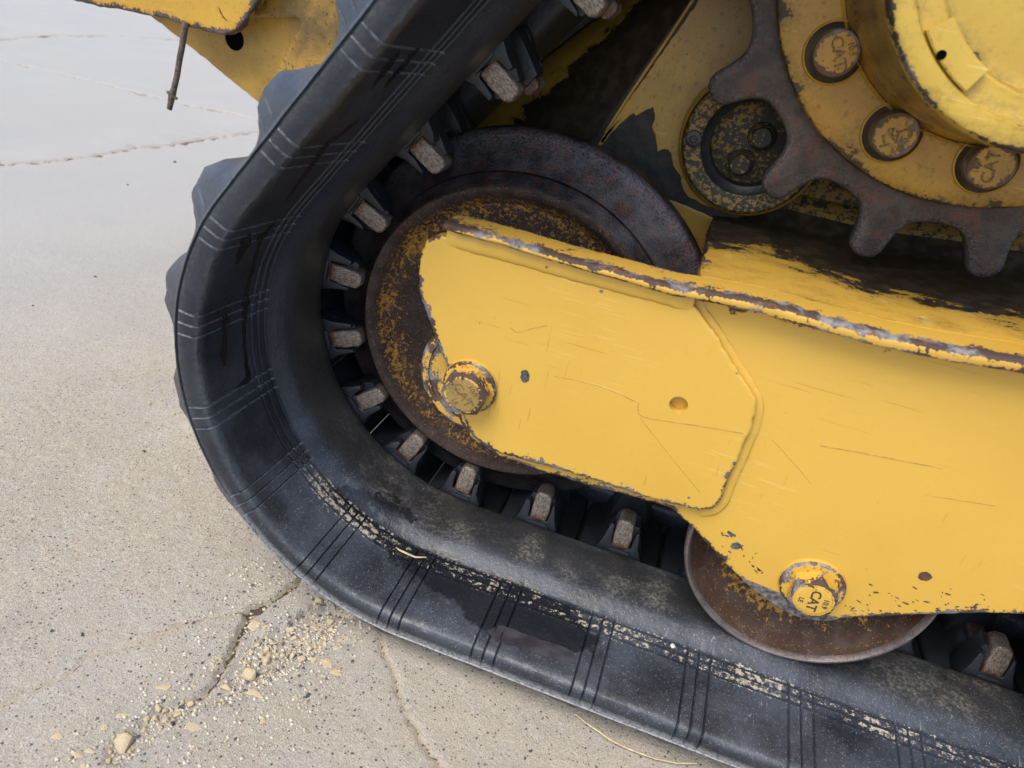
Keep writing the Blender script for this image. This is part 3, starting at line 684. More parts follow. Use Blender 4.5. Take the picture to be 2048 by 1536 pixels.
# ---- top flange: narrow lip at the left end, wide deck further right
FT = [(884, 448), (950, 463), (1014, 481), (1125, 515), (1237, 544), (1348, 574), (1437, 588), (1527, 605), (1653, 640), (1780, 674), (1906, 700), (2046, 722), (2200, 752), (2450, 800)]
ft = resample([at(*p, -98) for p in FT], 5, False)
rows, wv, gv = [], [], []
def zt(i): return ft[i][1]
for i, (x, z) in enumerate(ft):
    endf = smooth(0, 14, x-ft[0][0]); th = 5.5+3.5*smooth(0, 250, x)
    yb = -66+(0 if x < 132 else 0); jz = .6*mnoise.noise((x*.06, 0, 0)); jy = 1.2*mnoise.noise((x*.09, 5, 0))
    fr = -98+(1-endf)*4+jy*.7
    sec = [(yb, z-th, .2), (-84, z-th, .1), (fr+3, z-th+jz, .5), (fr+.8, z-th+1.2+jz, .8), (fr, z-th*.6+jz, .44), (fr, z-2.6+jz, .54), (fr+.8, z-1.0+jz, .9), (fr+2.5, z+jz*.6, .92), (fr+5, z+.3, .80), (fr+9, z+.4, .56), (fr+18, z+.5, .36), (yb-5, z+.5, .38 if x < 140 else .12), (yb, z+.2, .62 if x < 140 else .1)]
    rows.append([(x, y, zz) for y, zz, _ in sec]); wv += [min(1, s_[2]+(.22*(1-smooth(0, 30, x-ft[0][0])))) for s_ in sec]; gv += [0]*len(sec)
loft('top_flange', rows, M_YELW, frame, {'wear': wv, 'grime': gv}, 40, True)
rows, wv, gv = [], [], []
DX = np.arange(146, 640, 6.0)
def zline(x): return np.interp(x, ft[:, 0], ft[:, 1])
DY = [-67, -60, -50, -40, -28, -16, -4, 8, 20, 32, 46, 60, 78, 96, 110, 120, 126, 129]
for i, x in enumerate(DX):
    z = zline(x); r = []
    for y in DY:
        yy = y; xx = x
        if i < 3: xx = x+3.5*mnoise.noise((y*.06, 1.7, 0))+(6 if 20 < y < 44 else 0)
        zz = z+.6+1.6*smooth(-60, 20, y)+(0 if y < 110 else (y-110)**2*.04)
        r.append((xx, yy, zz)); wv.append(max(.10+.16*smooth(-60, -10, y), .55*(1-min(1, i/2))))
        gv.append(max(.24, 1.02*smooth(-78+30*smooth(300, 190, x), 44+34*smooth(300, 190, x), y)))
    rows.append([(r[0][0], r[0][1], r[0][2]-12)]+r); wv.insert(len(wv)-len(r), .3); gv.insert(len(gv)-len(r), 0)
rows.insert(0, [(p[0]-1.5, p[1], p[2]-14) for p in rows[0]]); n_ = len(rows[0]); wv = [.7]*n_+wv; gv = [.5]*n_+gv
loft('top_deck', rows, M_YELW, frame, {'wear': wv, 'grime': gv}, 50)
wl = [[(x, 130+1.0*mnoise.noise((x*.05, z*.05, 0)), zline(max(x, 150))+z) for z in (-60, 0, 6, 15, 30, 50, 70, 92, 120, 150, 190, 260)] for x in np.arange(150, 800, 14.0)]
loft('inner_wall', wl, M_GRUB, frame, None, 40)
loft('wall_ledge', [[(x, y, zline(max(x, 150))+z) for y, z in ((129, 22), (121, 23), (119, 27), (123, 31), (130, 32))] for x in np.arange(155, 800, 20.0)], M_GRUB, frame, None, 40)

# ---- bolts
def text_obj(name, body, size, mat, parent, mw, depth=.35):
    cu = bpy.data.curves.new(name, 'FONT'); cu.body = body; cu.size = size*.001; cu.extrude = depth*.001*.5; cu.align_x = 'CENTER'; cu.align_y = 'CENTER'; cu.resolution_u = 3; cu.offset = size*.001*.018
    tmp = bpy.data.objects.new('tmp', cu); col.objects.link(tmp); bpy.context.view_layer.update()
    me = bpy.data.meshes.new_from_object(tmp.evaluated_get(bpy.context.evaluated_depsgraph_get()))
    bpy.data.objects.remove(tmp); bpy.data.curves.remove(cu)
    me.materials.clear(); me.materials.append(mat)
    o = bpy.data.objects.new(name, me); col.objects.link(o); o.parent = parent; o.matrix_world = mw; return o
def face_mat(x, y, z, rot):
    "text plane facing -Y at (x,y,z) with the reading direction turned by rot (radians, counter-clockwise as seen)"
    c, s_ = math.cos(rot), math.sin(rot); o = V(x, y, z)
    return Matrix(((c, -s_, 0, o.x), (0, 0, -1, o.y), (s_, c, 0, o.z), (0, 0, 0, 1)))
def hexbolt(name, x, z, yface, rw, rh, hh, rot, mat_w, mat_h, mat_f, trot, label=None, words=True, wt=5.0):
    w_ = lathe(name, [(0, yface-wt, .45), (rh*1.0, yface-wt, .48), (rw-3, yface-wt-.1, .52), (rw-1, yface-wt+.3, .8), (rw, yface-wt+1.6, .75), (rw, yface-wt*.4, .3), (rw+1.0, yface+.3, .1), (rw+1, yface+2, 0)], x, z, mat_w, loader, 56, ('wear', 'grime0'), 35, label)
    bm = bmesh.new(); yb, yt = yface-wt+.2, yface-wt-hh
    ns = 48; ringb, ringm, ringt, ringf = [], [], [], []
    for i in range(ns):
        t = rot+2*PI*i/ns; k = (2*PI*i/ns) % (PI/3)-PI/6; rr = rh*math.cos(PI/6)/math.cos(k); rr = min(rr, rh*.985)
        cz = (rr-rh*math.cos(PI/6))*.75
        for L, r_, y_ in ((ringb, rr, yb), (ringm, rr, yt+.6+cz), (ringt, rh*.84, yt+.25), (ringf, rh*.78, yt)):
            L.append(bm.verts.new((x+r_*math.cos(t), y_, z+r_*math.sin(t))))
    for A_, B_ in ((ringb, ringm), (ringm, ringt), (ringt, ringf)):
        for i in range(ns): bm.faces.new((A_[i], A_[(i+1) % ns], B_[(i+1) % ns], B_[i]))
    bm.faces.new(ringf)
    wear = [.25]*0; bm.verts.index_update()
    wear = [.32 if v.index % 4 == 0 else .75 if v.index % 4 == 1 else .85 if v.index % 4 == 2 else .52 for v in bm.verts]
    for v in bm.verts: v.co = V(*v.co)
    me = bpy.data.meshes.new('bolt_head'); bm.to_mesh(me); bm.free()
    h = link_me('bolt_head', me, mat_h, w_, {'wear': wear, 'grime': [0]*len(wear)}, 25)
    if words:
        lathe('bolt_face', [(0, yt-.25, .36), (rh*.66, yt-.25, .38), (rh*.72, yt-.1, .6), (rh*.74, yt+.3, .9)], x, z, mat_f, w_, 40, ('wear',), 60)
        eng = M_ENGR if trot < -1 else M_ENGR2
        text_obj('bolt_lettering', 'CAT', rh*.55, eng, w_, face_mat(x, yt-.3, z, trot))
        a = trot+PI/2; d = rh*.47
        text_obj('bolt_lettering', '10.9', rh*.30, eng, w_, face_mat(x+d*math.cos(a), yt-.3, z+d*math.sin(a), trot))
        text_obj('bolt_lettering', 'LE', rh*.27, eng, w_, face_mat(x-d*math.cos(a)-d*.25*math.cos(trot+PI), yt-.3, z-d*math.sin(a)+d*.25*math.sin(trot), trot))
    return w_
hexbolt('idler_bolt', 1.0, 1.0, -89.5, 22.5, 19.8, 13, math.radians(12), M_YELW, M_YELW, paint('brassy_bolt_face', (.36, .24, .07), grime=.5), math.radians(-50), 'worn brass coloured hex bolt at the idler axle')
hexbolt('roller_bolt', 300.5, -84.5, -81.6, 24.5, 18.6, 14, math.radians(30), M_YELW, M_YELW, M_YEL, math.radians(-86), 'yellow hex bolt with stamped letters near the lower edge', wt=5)
# recessed washer collar at the roller (bare steel crescent under the bolt)
lathe('roller_boss', [(0, -76, .9), (33, -76.5, .9), (36, -75, 1), (37, -70, 1), (34, -55, .9)], 299, -83, M_RIM, loader, 48)
# paint chip down to primer
def blob(name, px, py, rx, ry, Y, mat, parent, seed=0):
    P = [at(px+rx*math.cos(t)*(1+.25*mnoise.noise((math.cos(t)*2, math.sin(t)*2, seed))), py+ry*math.sin(t)*(1+.25*mnoise.noise((math.cos(t)*2, math.sin(t)*2, seed+4))), Y) for t in np.linspace(0, 2*PI, 26, endpoint=False)]
    vs_ = [V(x, Y, z) for x, z in P]
    return link(name, vs_, [tuple(range(26))], mat, parent, None)
M_CHIP = simple('bare_chip', (.030, .040, .042), (.10, .10, .09), 300, .8)
M_FACET = simple('scraped_steel', (.085, .075, .075), (.30, .285, .28), 220, .42, .5, .0008)
M_SCR = simple('scratch_line', (.24, .13, .022), (.52, .32, .055), 120, .7)
M_RCHIP = simple('rust_chip', (.07, .030, .022), (.12, .05, .03), 300, .8)
def poly_patch(name, pix, Y, mat, parent):
    P = chaikin([at(*p, Y) for p in pix], 2); return link(name, [V(x, Y, z) for x, z in P], [tuple(range(len(P)))], mat, parent, None)
poly_patch('worn_facet', [(1476, 1152), (1505, 1164), (1540, 1178), (1572, 1192), (1592, 1212), (1640, 1228), (1688, 1236), (1650, 1243), (1600, 1236.5), (1556, 1214.5), (1516, 1185.5)], -82.5, M_FACET, frame)
blob('paint_chip', 1050, 752, 9, 13, -90.3, M_CHIP, frame, 1)
blob('paint_chip', 1850, 1153, 14, 9, -82.3, M_RCHIP, frame, 2)
blob('paint_chip', 1472, 1092, 10, 7, -82.3, M_CHIP, frame, 3)
rc = random.Random(5)
def flake_chip(px, py, L, wd, ang, Y, mat, seed):
    pts = []
    for t in np.linspace(0, 2*PI, 18, endpoint=False):
        k = 1+.55*mnoise.noise((math.cos(t)*1.7, math.sin(t)*1.7, seed*1.37)); u, v_ = L*math.cos(t)*k, wd*math.sin(t)*k
        pts.append(at(px+u*math.cos(ang)-v_*math.sin(ang), py+u*math.sin(ang)+v_*math.cos(ang), Y))
    link('paint_chip', [V(x, Y, z) for x, z in pts], [tuple(range(18))], mat, frame, None)
for q in range(40):
    px = rc.uniform(1690, 1990); py = 1222-abs(rc.gauss(0, 26)); 
    flake_chip(px, py, 1.2+6*rc.random()**2.5, rc.uniform(.6, 1.7), rc.uniform(-.1, .6), -82.25, M_RCHIP if rc.random() < .6 else M_CHIP, q)
for q in range(20):
    t = rc.random(); px = 1400+t*150+rc.uniform(0, 34); py = 1072+t*105-rc.uniform(-6, 30)
    flake_chip(px, py, 1.2+6*rc.random()**2, rc.uniform(.7, 2), rc.uniform(.3, 1.0), -82.25, M_RCHIP if rc.random() < .7 else M_CHIP, q+60)
flake_chip(1462, 1068, 9, 4, .5, -82.25, M_CHIP, 91); flake_chip(1478, 1093, 9, 4, -.3, -82.25, M_CHIP, 92)
for k_, (pix, Y, r_) in enumerate((([(1640, 891), (1720, 905), (1800, 921), (1886, 937)], -82.1, .30), ([(1277, 806), (1275, 822), (1282, 834), (1330, 842), (1400, 852), (1488, 867)], -90.1, .28), ([(1108, 752), (1180, 766), (1230, 784), (1272, 804)], -90.1, .22), ([(1021, 655), (1034, 667), (1062, 657), (1095, 651)], -90.1, .22), ([(1280, 836), (1330, 900), (1400, 985)], -90.1, .16), ([(1545, 880), (1600, 940), (1622, 968)], -82.1, .15), ([(1850, 990), (1990, 1012)], -82.1, .17))):
    tube('scratch', [(at(*p, Y)[0], Y, at(*p, Y)[1]) for p in chaikin(pix, 2, False)], r_*.75, M_SCR, frame, 5)

# ---- roller
RX, RZ = 297.5, -79
roller = lathe('track_roller', [(36, -60, .2), (37, -45, .1), (46, -36, .6), (62, -36, .62), (76, -42, .54), (86, -52, .32), (91.5, -63, .12), (93, -69, -.2)], RX, RZ, M_RUSTB, loader, 96, ('paint',), 40, 'rusty dished track roller under the frame plate')
lathe('roller_rim', [(93, -69, .2), (93.6, -72, .4), (95, -74, .5), (96.5, -74, .35), (97.8, -72.5, .4), (98.2, -69, .1), (98, -60, 0), (96, -48, 0), (84, -40, 0), (82, -5, 0), (82, 20, 0), (70, 40, 0), (0, 40, 0)], RX, RZ, M_RIM, roller, 96, ('wear',), 40)
lathe('track_roller', [(30, -60, .1), (46, -36, .2), (76, -42, .2), (91.5, -63, .05), (95, -74, -.3), (98, -70, -.4), (96, -48, -.5), (82, -40, -.5), (82, 40, -.5), (0, 40, -.5)], 585, RZ, M_RUSTB, loader, 64, ('paint',), 40)

# ---- sprocket, flange and hub
TOOTH = [(0, 215.5), (1.5, 214.6), (2.8, 211.5), (3.5, 206.5), (3.9, 198), (4.7, 188), (6.0, 181.5), (7.8, 178.2), (10, 176.6), (12, 176.2)]
angs = []
for k in range(15):
    c0 = -145.6+24*k
    for d_, r_ in [(-a, r) for a, r in TOOTH[::-1]][:-1]+TOOTH[:-1]: angs.append((c0+d_, r_))
SPx = [(CS[0]+r*math.cos(math.radians(a)), CS[1]+r*math.sin(math.radians(a))) for a, r in angs]
def ring_plate(name, outer, rin, yf, yb, bevel, mat, parent, wear_edge):
    P = np.array(outer); n = len(P); c = CS
    if area(P) < 0: P = P[::-1]
    I1, I2 = inset(P, bevel*.45), inset(P, bevel*1.3)
    ri = lambda r: np.array([c+r*(p-c)/np.linalg.norm(p-c) for p in P])
    loops = [(ri(rin), yb, 0), (inset(P, bevel), yb, .0), (P, yb-bevel, wear_edge*.6), (P, yf+bevel, wear_edge), (I1, yf+bevel*.3, wear_edge), (I2, yf, .15), (ri(rin), yf, 0)]
    vs_, wv, fs = [], [], []
    for L, y, wq in loops:
        for q in L: vs_.append(V(q[0], y, q[1])); wv.append(wq)
    for k in range(len(loops)):
        for i in range(n):
            a = k*n+i; b = k*n+(i+1) % n; k2 = ((k+1) % len(loops))*n
            fs.append((a, b, k2+(i+1) % n, k2+i))
    return link(name, vs_, fs, mat, parent, {'wear': wv}, 45)
sprocket = ring_plate('drive_sprocket', SPx, 140, 40, 62, 5, M_SPROK, loader, .55)
sprocket['label'] = 'dark iron drive sprocket with rounded teeth'
cx, cz = CS
lathe('hub_flange', [(160, 40.5, .8), (160, 33, .62), (158.5, 30.5, .52), (155, 29, .36), (148, 28, .24), (140, 27.5, .14), (128, 27.5, .1), (119, 27.5, .2), (116.5, 25, .4)], cx, cz, M_YELF, sprocket, 128, ('wear', 'grime'))
lathe('hub_drum', [(116.5, 27, .5), (114.5, 20, .35), (113, 14, .35), (113, 8, .5), (112, 4, .3), (110, -40, .32), (107.5, -82, .45)], cx, cz, paint('grimy_drum_paint', (.40, .24, .04), grime=.95, bias=.02), sprocket, 128)
lathe('hub_cover', [(107.5, -82, .45), (106.8, -87, .6), (105.4, -89, .62), (103, -90, .28), (97, -90, .08), (94.3, -90, .2), (93.6, -89, .3), (92.6, -84.5, .26), (91, -83.6, .18), (84, -83.4, .0), (80.5, -83.4, .05), (79, -82.4, .28), (77, -72, .30), (74.5, -70.5, .26), (70, -70.2, .12), (60, -70.6, 0), (40, -71, 0), (0, -71, 0)], cx, cz, M_YELH, sprocket, 128, ('wear', 'grime'))  # recess corners darkened: brownish grime plus a shading ring put into the colour
# raised retainer segment with a black disc as a shaded hole on the hub cover
lathe('retainer_plate', [(78, -80, .2), (78, -88.8, .5), (79, -89.6, .4), (81, -89.8, .1), (89, -89.8, .1), (91, -89.6, .4), (92, -88.8, .5), (92, -80, .2)], cx, cz, M_YELH, sprocket, 24, a0=math.radians(-141), a1=math.radians(-116))
lathe('retainer_hole_disc', [(0, -90.1, 0), (2.3, -90.1, 0), (2.6, -89.9, 0)], *at(1883, 110, -90), M_HOLE, sprocket, 20)
# bolts of the sprocket
for i, (aa, tr) in enumerate(((-142.6, -62), (-110.8, -150), (-80.5, 100), (-51, 20), (-172.5, 0))):
    t = math.radians(aa); bx, bz = cx+128*math.cos(t), cz+128*math.sin(t)
    b = lathe('sprocket_bolt', [(21.5, 28, .1), (20.8, 25.6, .3), (19.8, 25, .45), (19.2, 27.2, .5), (15.8, 27.1, 1.1), (15.4, 14, 1.1), (14.6, 12.4, 1.0), (13.2, 12, .74), (11.2, 12, .54), (0, 12, .47)], bx, bz, M_YELF, sprocket, 48)
    lathe('bolt_recess', [(19.2, 26.6, 0), (15.5, 26.6, 0)], bx, bz, M_DKBRN, sprocket, 48)  # dark brown ring between washer and bolt head
    if i < 3:
        tr = math.radians(tr)
        for body, sz, ox, oy in (('CAT', 11, 0, 1.0), ('10.9', 5.5, 0, 9.2)):
            text_obj('bolt_lettering', body, sz, M_ENGR2, sprocket, face_mat(bx-oy*math.sin(tr), 11.9, bz+oy*math.cos(tr), tr), .5)

# ---- motor ring behind the sprocket
MX, MZ = 156.3, 199.4
ring = lathe('motor_ring', [(61, 108, 0), (60, 92, 0), (57, 87, 0)], MX, MZ, M_YELD, loader, 72)
lathe('seal_ring', [(56, 95, 0), (55.4, 82, 0), (53.5, 80, 0), (42, 80, 0), (40.5, 80.8, 0)], MX, MZ, M_GRUB2, ring, 72)
lathe('seal_lip', [(40.5, 80.8, 0), (38.5, 83, 0), (35, 85, 0), (33.6, 86, 0), (33, 100, 0)], MX, MZ, M_OILB, ring, 72)
lathe('motor_face', [(34, 100, 0), (31.5, 99, 0), (0, 98.5, 0)], MX, MZ, M_GRUB2, ring, 48)
for (px, py) in ((1480, 330), (1524, 277)):
    bx, bz = at(px, py, 88)
    bq = lathe('motor_bolt', [(12, 98.6, 0), (11.5, 95, 0), (10.2, 94, 0), (9.6, 95, 0), (8.6, 94.5, 0), (8.2, 88.5, 0), (7.4, 87.8, 0), (0, 87.8, 0)], bx, bz, M_GRUB2, ring, 32)
bx, bz = at(1387, 278, 79)
lathe('ring_bolt', [(7, 80, 0), (6.6, 77, 0), (5, 76.4, 0), (3, 76.4, 0), (2.4, 77.5, 0), (0, 77.5, 0)], bx, bz, M_OILB, ring, 24)

# ---- chassis behind the running gear
chassis = bpy.data.objects.new('chassis', None); col.objects.link(chassis); chassis.parent = loader
def quadplate(name, P3, mat, parent, th=6, attrs=None, n=14):
    "bilinear sheet through four corners (mm), thickened away from the viewer"
    a, b, c, d = [np.array(p, float) for p in P3]; rows = []; wv = []
    for i in range(n+1):
        u = i/n; r = []
        for j in range(n+1):
            v = j/n; p = (a*(1-u)+b*u)*(1-v)+(d*(1-u)+c*u)*v; r.append(tuple(p)); wv.append(max(0, .55-min(u, v, 1-u, 1-v)*8))
        rows.append(r)
    o = loft(name, rows, mat, parent, {'wear': wv, 'grime': [0]*len(wv)}, 60)
    so_ = o.modifiers.new('thickness', 'SOLIDIFY'); so_.thickness = th*.001; so_.offset = 0; return o
def box(name, x0, x1, y0, y1, z0, z1, mat, parent, bev=3):
    bm = bmesh.new(); bmesh.ops.create_cube(bm, size=1)
    for v in bm.verts: v.co = V(x0+(v.co.x+.5)*(x1-x0), y0+(v.co.y+.5)*(y1-y0), z0+(v.co.z+.5)*(z1-z0))
    bmesh.ops.bevel(bm, geom=bm.edges[:], offset=bev*.001, segments=2, affect='EDGES')
    me = bpy.data.meshes.new(name); bm.to_mesh(me); bm.free(); return link_me(name, me, mat, parent, {'wear': [0.0]*len(me.vertices), 'grime': [0.0]*len(me.vertices)})
box('chassis_side', -210, 1200, 262, 900, -40, 1150, M_DARK, chassis)  # near-black box stands in for the shaded void and blocks sky from behind
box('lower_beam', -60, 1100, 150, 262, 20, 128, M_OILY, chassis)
# lower link plate seen between idler and deck
plate('yellow_gusset', [at(*p, 112) for p in [(1330, 395), (1375, 412), (1440, 440), (1475, 470), (1470, 620), (1330, 620)]], 112, 118, M_YELD, chassis, 1, 5, .2, .3)
# yellow panel whose paint has flaked off in a ragged patch
bare = [(1420, -60), (1180, 285), (1170, 330), (1250, 420), (1400, 460), (1500, 430), (1560, 300), (1600, -60)]
plate('frame_panel', [at(*p, 112) for p in bare], 112.4, 122, M_BARE, chassis, .5, 6, .1, 0)
flake = [(1418, -50), (1400, -2), (1300, 140), (1238, 228), (1195, 289), (1203, 291), (1217, 273), (1231, 257), (1250, 240), (1268, 226), (1272, 232), (1292, 219), (1306, 214), (1310, 225), (1309, 239), (1304, 253), (1310, 268), (1313, 284), (1314, 304), (1331, 297), (1338, 300), (1343, 308), (1347, 331), (1360, 349), (1363, 365), (1367, 379), (1378, 396), (1390, 400), (1401, 408), (1440, 420), (1500, 390), (1550, 280), (1590, -50)]
plate('paint_layer', [at(*p, 111) for p in flake], 111, 112.3, M_YELD, chassis, .3, 4, .35, .25, ((1, .1), (3, 0)))
tube('panel_rib', [(*at(*p, 110)[:1], 110, at(*p, 110)[1]) for p in [(1412, -40), (1330, 85), (1262, 185), (1210, 266)]], 1.6, M_YELD, chassis)
# sloping axle housing: yellow edge painted brighter for light, flank darker for soil and shade
Lp = [(905, 270), (940, 238), (1060, 142), (1142, 80), (1290, -30), (1420, -130)]; Rp_ = [(1180, 330), (1198, 285), (1290, 155), (1348, 72), (1420, -30), (1490, -130)]
rows, wv, gv = [], [], []
for (l, r_) in zip(Lp, Rp_):
    a = at(*l, 205); b = at(*r_, 122); row = []
    for j in range(17):
        u = j/16; bul = math.sin(u*PI)*14
        row.append((a[0]+(b[0]-a[0])*u-bul*.3, 205+(122-205)*u**1.25-bul, a[1]+(b[1]-a[1])*u)); wv.append(.1 if j else .5); gv.append(.02+1.1*smooth(.10, .42, u))
    rows.append(row)
def refine(rows, k):
    out = []
    for a, b in zip(rows[:-1], rows[1:]):
        for i in range(k): out.append([tuple(np.array(p)*(1-i/k)+np.array(q)*i/k) for p, q in zip(a, b)])
    out.append(rows[-1]); return out
rows = refine(rows, 5); wv = ([.4]+[.05]*16)*len(rows); gv = [.02+1.1*smooth(.24, .62, j/16) for j in range(17)]*len(rows)
axle = loft('axle_housing', rows, paint('axle_yellow_paint', (.66, .40, .055), grime=.15, grime_col=(.022, .014, .008)), chassis, {'wear': wv, 'grime': gv}, 60)
so_ = axle.modifiers.new('thickness', 'SOLIDIFY'); so_.thickness = .006; so_.offset = 0

# ---- bumper plates at the upper left
body = plate('bumper_plate', [at(*p, 255) for p in [(60, -22), (144, 0), (197, 12), (250, 21), (302, 32), (340, 40), (375, 53), (416, 63), (440, 69), (456, 69), (470, 63), (483, 52), (493, 35), (515, 0), (560, -70), (720, -330), (60, -330)]], 255, 268, M_YELB, loader, 1.5, 7, .5, .9, ((7, .42), (20, 0)))
body['label'] = 'yellow bumper plate with rusty lower edge above the pavement'
gx_, gz_ = at(469, 78, 300)
plate('bumper_gusset', [at(*p, 300) for p in [(270, 8), (305, 35), (400, 110), (493, 186), (560, 240), (880, 190), (900, -60), (270, -60)]], 300, 310, M_YELD, body, 1.2, 7, .3, .5, ((5, .2), (12, 0)))
lathe('gusset_hole_disc', [(0, 299.4, 0), (13.2, 299.4, 0), (13.8, 299.9, 0)], gx_, gz_, M_HOLE, body, 32)  # black disc on the uncut plate, painted as the dark inside of a hole
plate('gusset_frame', [at(*p, 286) for p in [(450, 35), (586, 35), (594, 38), (599, 46), (598, 54), (592, 64), (575, 96), (553, 140), (548, 200), (860, 205), (900, -60), (450, -60)]], 286, 299.5, M_YELG, body, 2.5, 6, .2, .4, ((4, .1), (10, 0)))
crackpts = [at(*p, 254.4) for p in [(437, 14), (441, 25), (446, 34), (455, 43)]]
tube('plate_crack', [(x, 254.6, z) for x, z in crackpts], [.3, 1.0, .9, .2], M_RCHIP, body, 6)
# rest of the machine body above, unseen, added to block sky light
box('unseen_upper_body', -330, 1100, 300, 1500, 480, 1250, M_YELB, chassis, 20)

# ------------------------------------------------------------------ loose things
tw = [(372, 44), (370, 60), (366, 90), (361, 120), (357, 150), (351, 178), (348, 190), (346, 205), (344, 218)]
tp = [(at(*p, 252)[0], 252-i*.6, at(*p, 252)[1]) for i, p in enumerate(tw)]
twig = tube('twig', tp, [4.2, 3.9, 3.7, 3.6, 3.6, 3.7, 4.6, 3.7, 3.3], M_TWIG, None, 10)
tag(twig, 'bare brown twig hanging down from the yellow bumper plate', 'twig')
k0 = tp[6]
tube('twig_knot', [(k0[0]-7, k0[1], k0[2]+3), k0, (k0[0]+7, k0[1], k0[2]-3)], [1.8, 3, 1.8], M_TWIG, twig, 8)

def stone_mat():
    s = NT('stone'); oi = s.n('ShaderNodeObjectInfo', 4)
    rmp = s.t.nodes.new('ShaderNodeValToRGB'); s.put(rmp.inputs[0], oi); cr = rmp.color_ramp; cr.interpolation = 'CONSTANT'
    cols = [(0, (.62, .51, .32)), (.25, (.64, .56, .42)), (.5, (.56, .48, .38)), (.72, (.60, .45, .23)), (.9, (.68, .65, .58))]
    while len(cr.elements) < len(cols): cr.elements.new(.5)
    for e, (p, c) in zip(cr.elements, cols): e.position = p; e.color = (*c, 1)
    n = s.noise(260, 5, .65); c = s.mix(s.step(n, .42, .72, 0.0, .4), rmp.outputs[0], (.30, .22, .13))
    c = s.mix(s.step(s.noise(900, 2), .6, .75, 0.0, .5), c, (.12, .10, .08))
    return s.out(c, .85, 0.0, n, .0012, .7, .3)
M_STONE = stone_mat()
M_STDK = simple('dark_pebble', (.035, .038, .048), (.085, .085, .10), 150, .6)
M_STRD = simple('reddish_pebble', (.20, .10, .065), (.30, .17, .11), 150, .7)
def stone_me(seed, flat=.62):
    r = random.Random(seed); bm = bmesh.new()
    for _ in range(10):
        v = Vector((r.gauss(0, 1), r.gauss(0, 1), r.gauss(0, 1))).normalized()*r.uniform(.82, 1.05); bm.verts.new((v.x*.5, v.y*.5*r.uniform(.75, 1), v.z*.5*flat))
    res = bmesh.ops.convex_hull(bm, input=bm.verts[:]); bmesh.ops.delete(bm, geom=[g for g in res.get('geom_interior', []) if isinstance(g, bmesh.types.BMVert)], context='VERTS')
    bmesh.ops.bevel(bm, geom=bm.edges[:], offset=.028, segments=1, affect='EDGES', clamp_overlap=True)
    for f in bm.faces: f.smooth = True
    me = bpy.data.meshes.new('stone'); bm.to_mesh(me); bm.free(); return me
smes = {m.name: [] for m in (M_STONE, M_STDK, M_STRD)}
for m in (M_STONE, M_STDK, M_STRD):
    for q in range(8):
        me = stone_me(100+q); me.materials.append(m); smes[m.name].append(me)
BIG = [(244, 1483, 40, 'largest tan stone of the lower left corner of the concrete'), (501, 1345, 34, 'big flat tan stone at the lower edge of the gravel patch'),
       (532, 1318, 25, 'pale triangular stone next to the big flat tan stone'), (452, 1372, 22, 'pinkish stone below the end of the main crack'),
       (637, 1200, 21, 'brown stone touching the edge of the rubber track'), (661, 1231, 19, 'tan stone beside the dark debris under the track'),
       (664, 1250, 19, 'pale grey stone lying nearest the track bend'), (604, 1311, 21, 'long pale stone at the right end of the gravel patch'),
       (583, 1307, 17, 'smooth whitish stone left of the long pale stone'), (549, 1283, 19, 'flat yellowish stone beside the small red pebble'),
       (583, 1255, 17, 'orange tan stone near the upper edge of the gravel patch'), (314, 1413, 21, 'rounded stone at the top of the stone row left of the crack')]
sidx = 5
def put_stone(px, py, size, mat, label, group=None, sink=.18):
    global sidx
    x, y = atz(px, py); d = float(np.linalg.norm(np.array([x, y, -ZG])-CAMPOS)); mm = size*d/FPX*1.05
    me = smes[mat.name][sidx % 8]; o = bpy.data.objects.new('stone', me); col.objects.link(o); sidx += 1
    o.scale = (mm*.001,)*3; o.rotation_euler = (random.uniform(-.3, .3), random.uniform(-.3, .3), random.uniform(0, 6.3))
    o.location = (x*.001, y*.001, gh(x, y)*.001+mm*.001*(.31-sink)); tag(o, label, 'stone', group); return o
for px, py, sz, lab in BIG: put_stone(px, py, sz, M_STONE, lab)
put_stone(565, 1283, 12, M_STRD, 'small reddish pebble in the middle of the gravel patch')
for px, py, sz in ((361, 1412, 13), (345, 1448, 12), (399, 1391, 9)): put_stone(px, py, sz, M_STDK, 'dark slate coloured pebble among the tan stones', 'dark pebbles by the crack')
SMALL = [(262, 1499, 15), (216, 1502, 16), (218, 1518, 13), (234, 1520, 11), (330, 1420, 17), (291, 1433, 17), (311, 1433, 15), (318, 1455, 15), (290, 1457, 15), (331, 1436, 16), (344, 1440, 16), (354, 1426, 15), (363, 1400, 13), (380, 1403, 18), (640, 1259, 15), (649, 1264, 8), (601, 1229, 10), (620, 1215, 7), (613, 1223, 7), (612, 1256, 11), (532, 1271, 13), (572, 1268, 10), (589, 1271, 16), (514, 1283, 14), (533, 1293, 14), (504, 1299, 9), (523, 1303, 14), (539, 1302, 9), (549, 1297, 10), (555, 1303, 10), (567, 1306, 14), (620, 1291, 14), (633, 1288, 14), (494, 1321, 16), (557, 1325, 10), (546, 1347, 11), (524, 1347, 11), (532, 1335, 9), (483, 1312, 9), (542, 1341, 7), (495, 1290, 8), (580, 1293, 9), (643, 1228, 8), (642, 1240, 10), (630, 1239, 7), (376, 1172, 9), (330, 1300, 9), (457, 1275, 8), (300, 806, 9), (322, 800, 7), (348, 826, 8)]
for px, py, sz in SMALL: put_stone(px, py, sz, M_STONE, 'small tan limestone chip lying loose on the broken concrete', 'small limestone chips on the concrete')
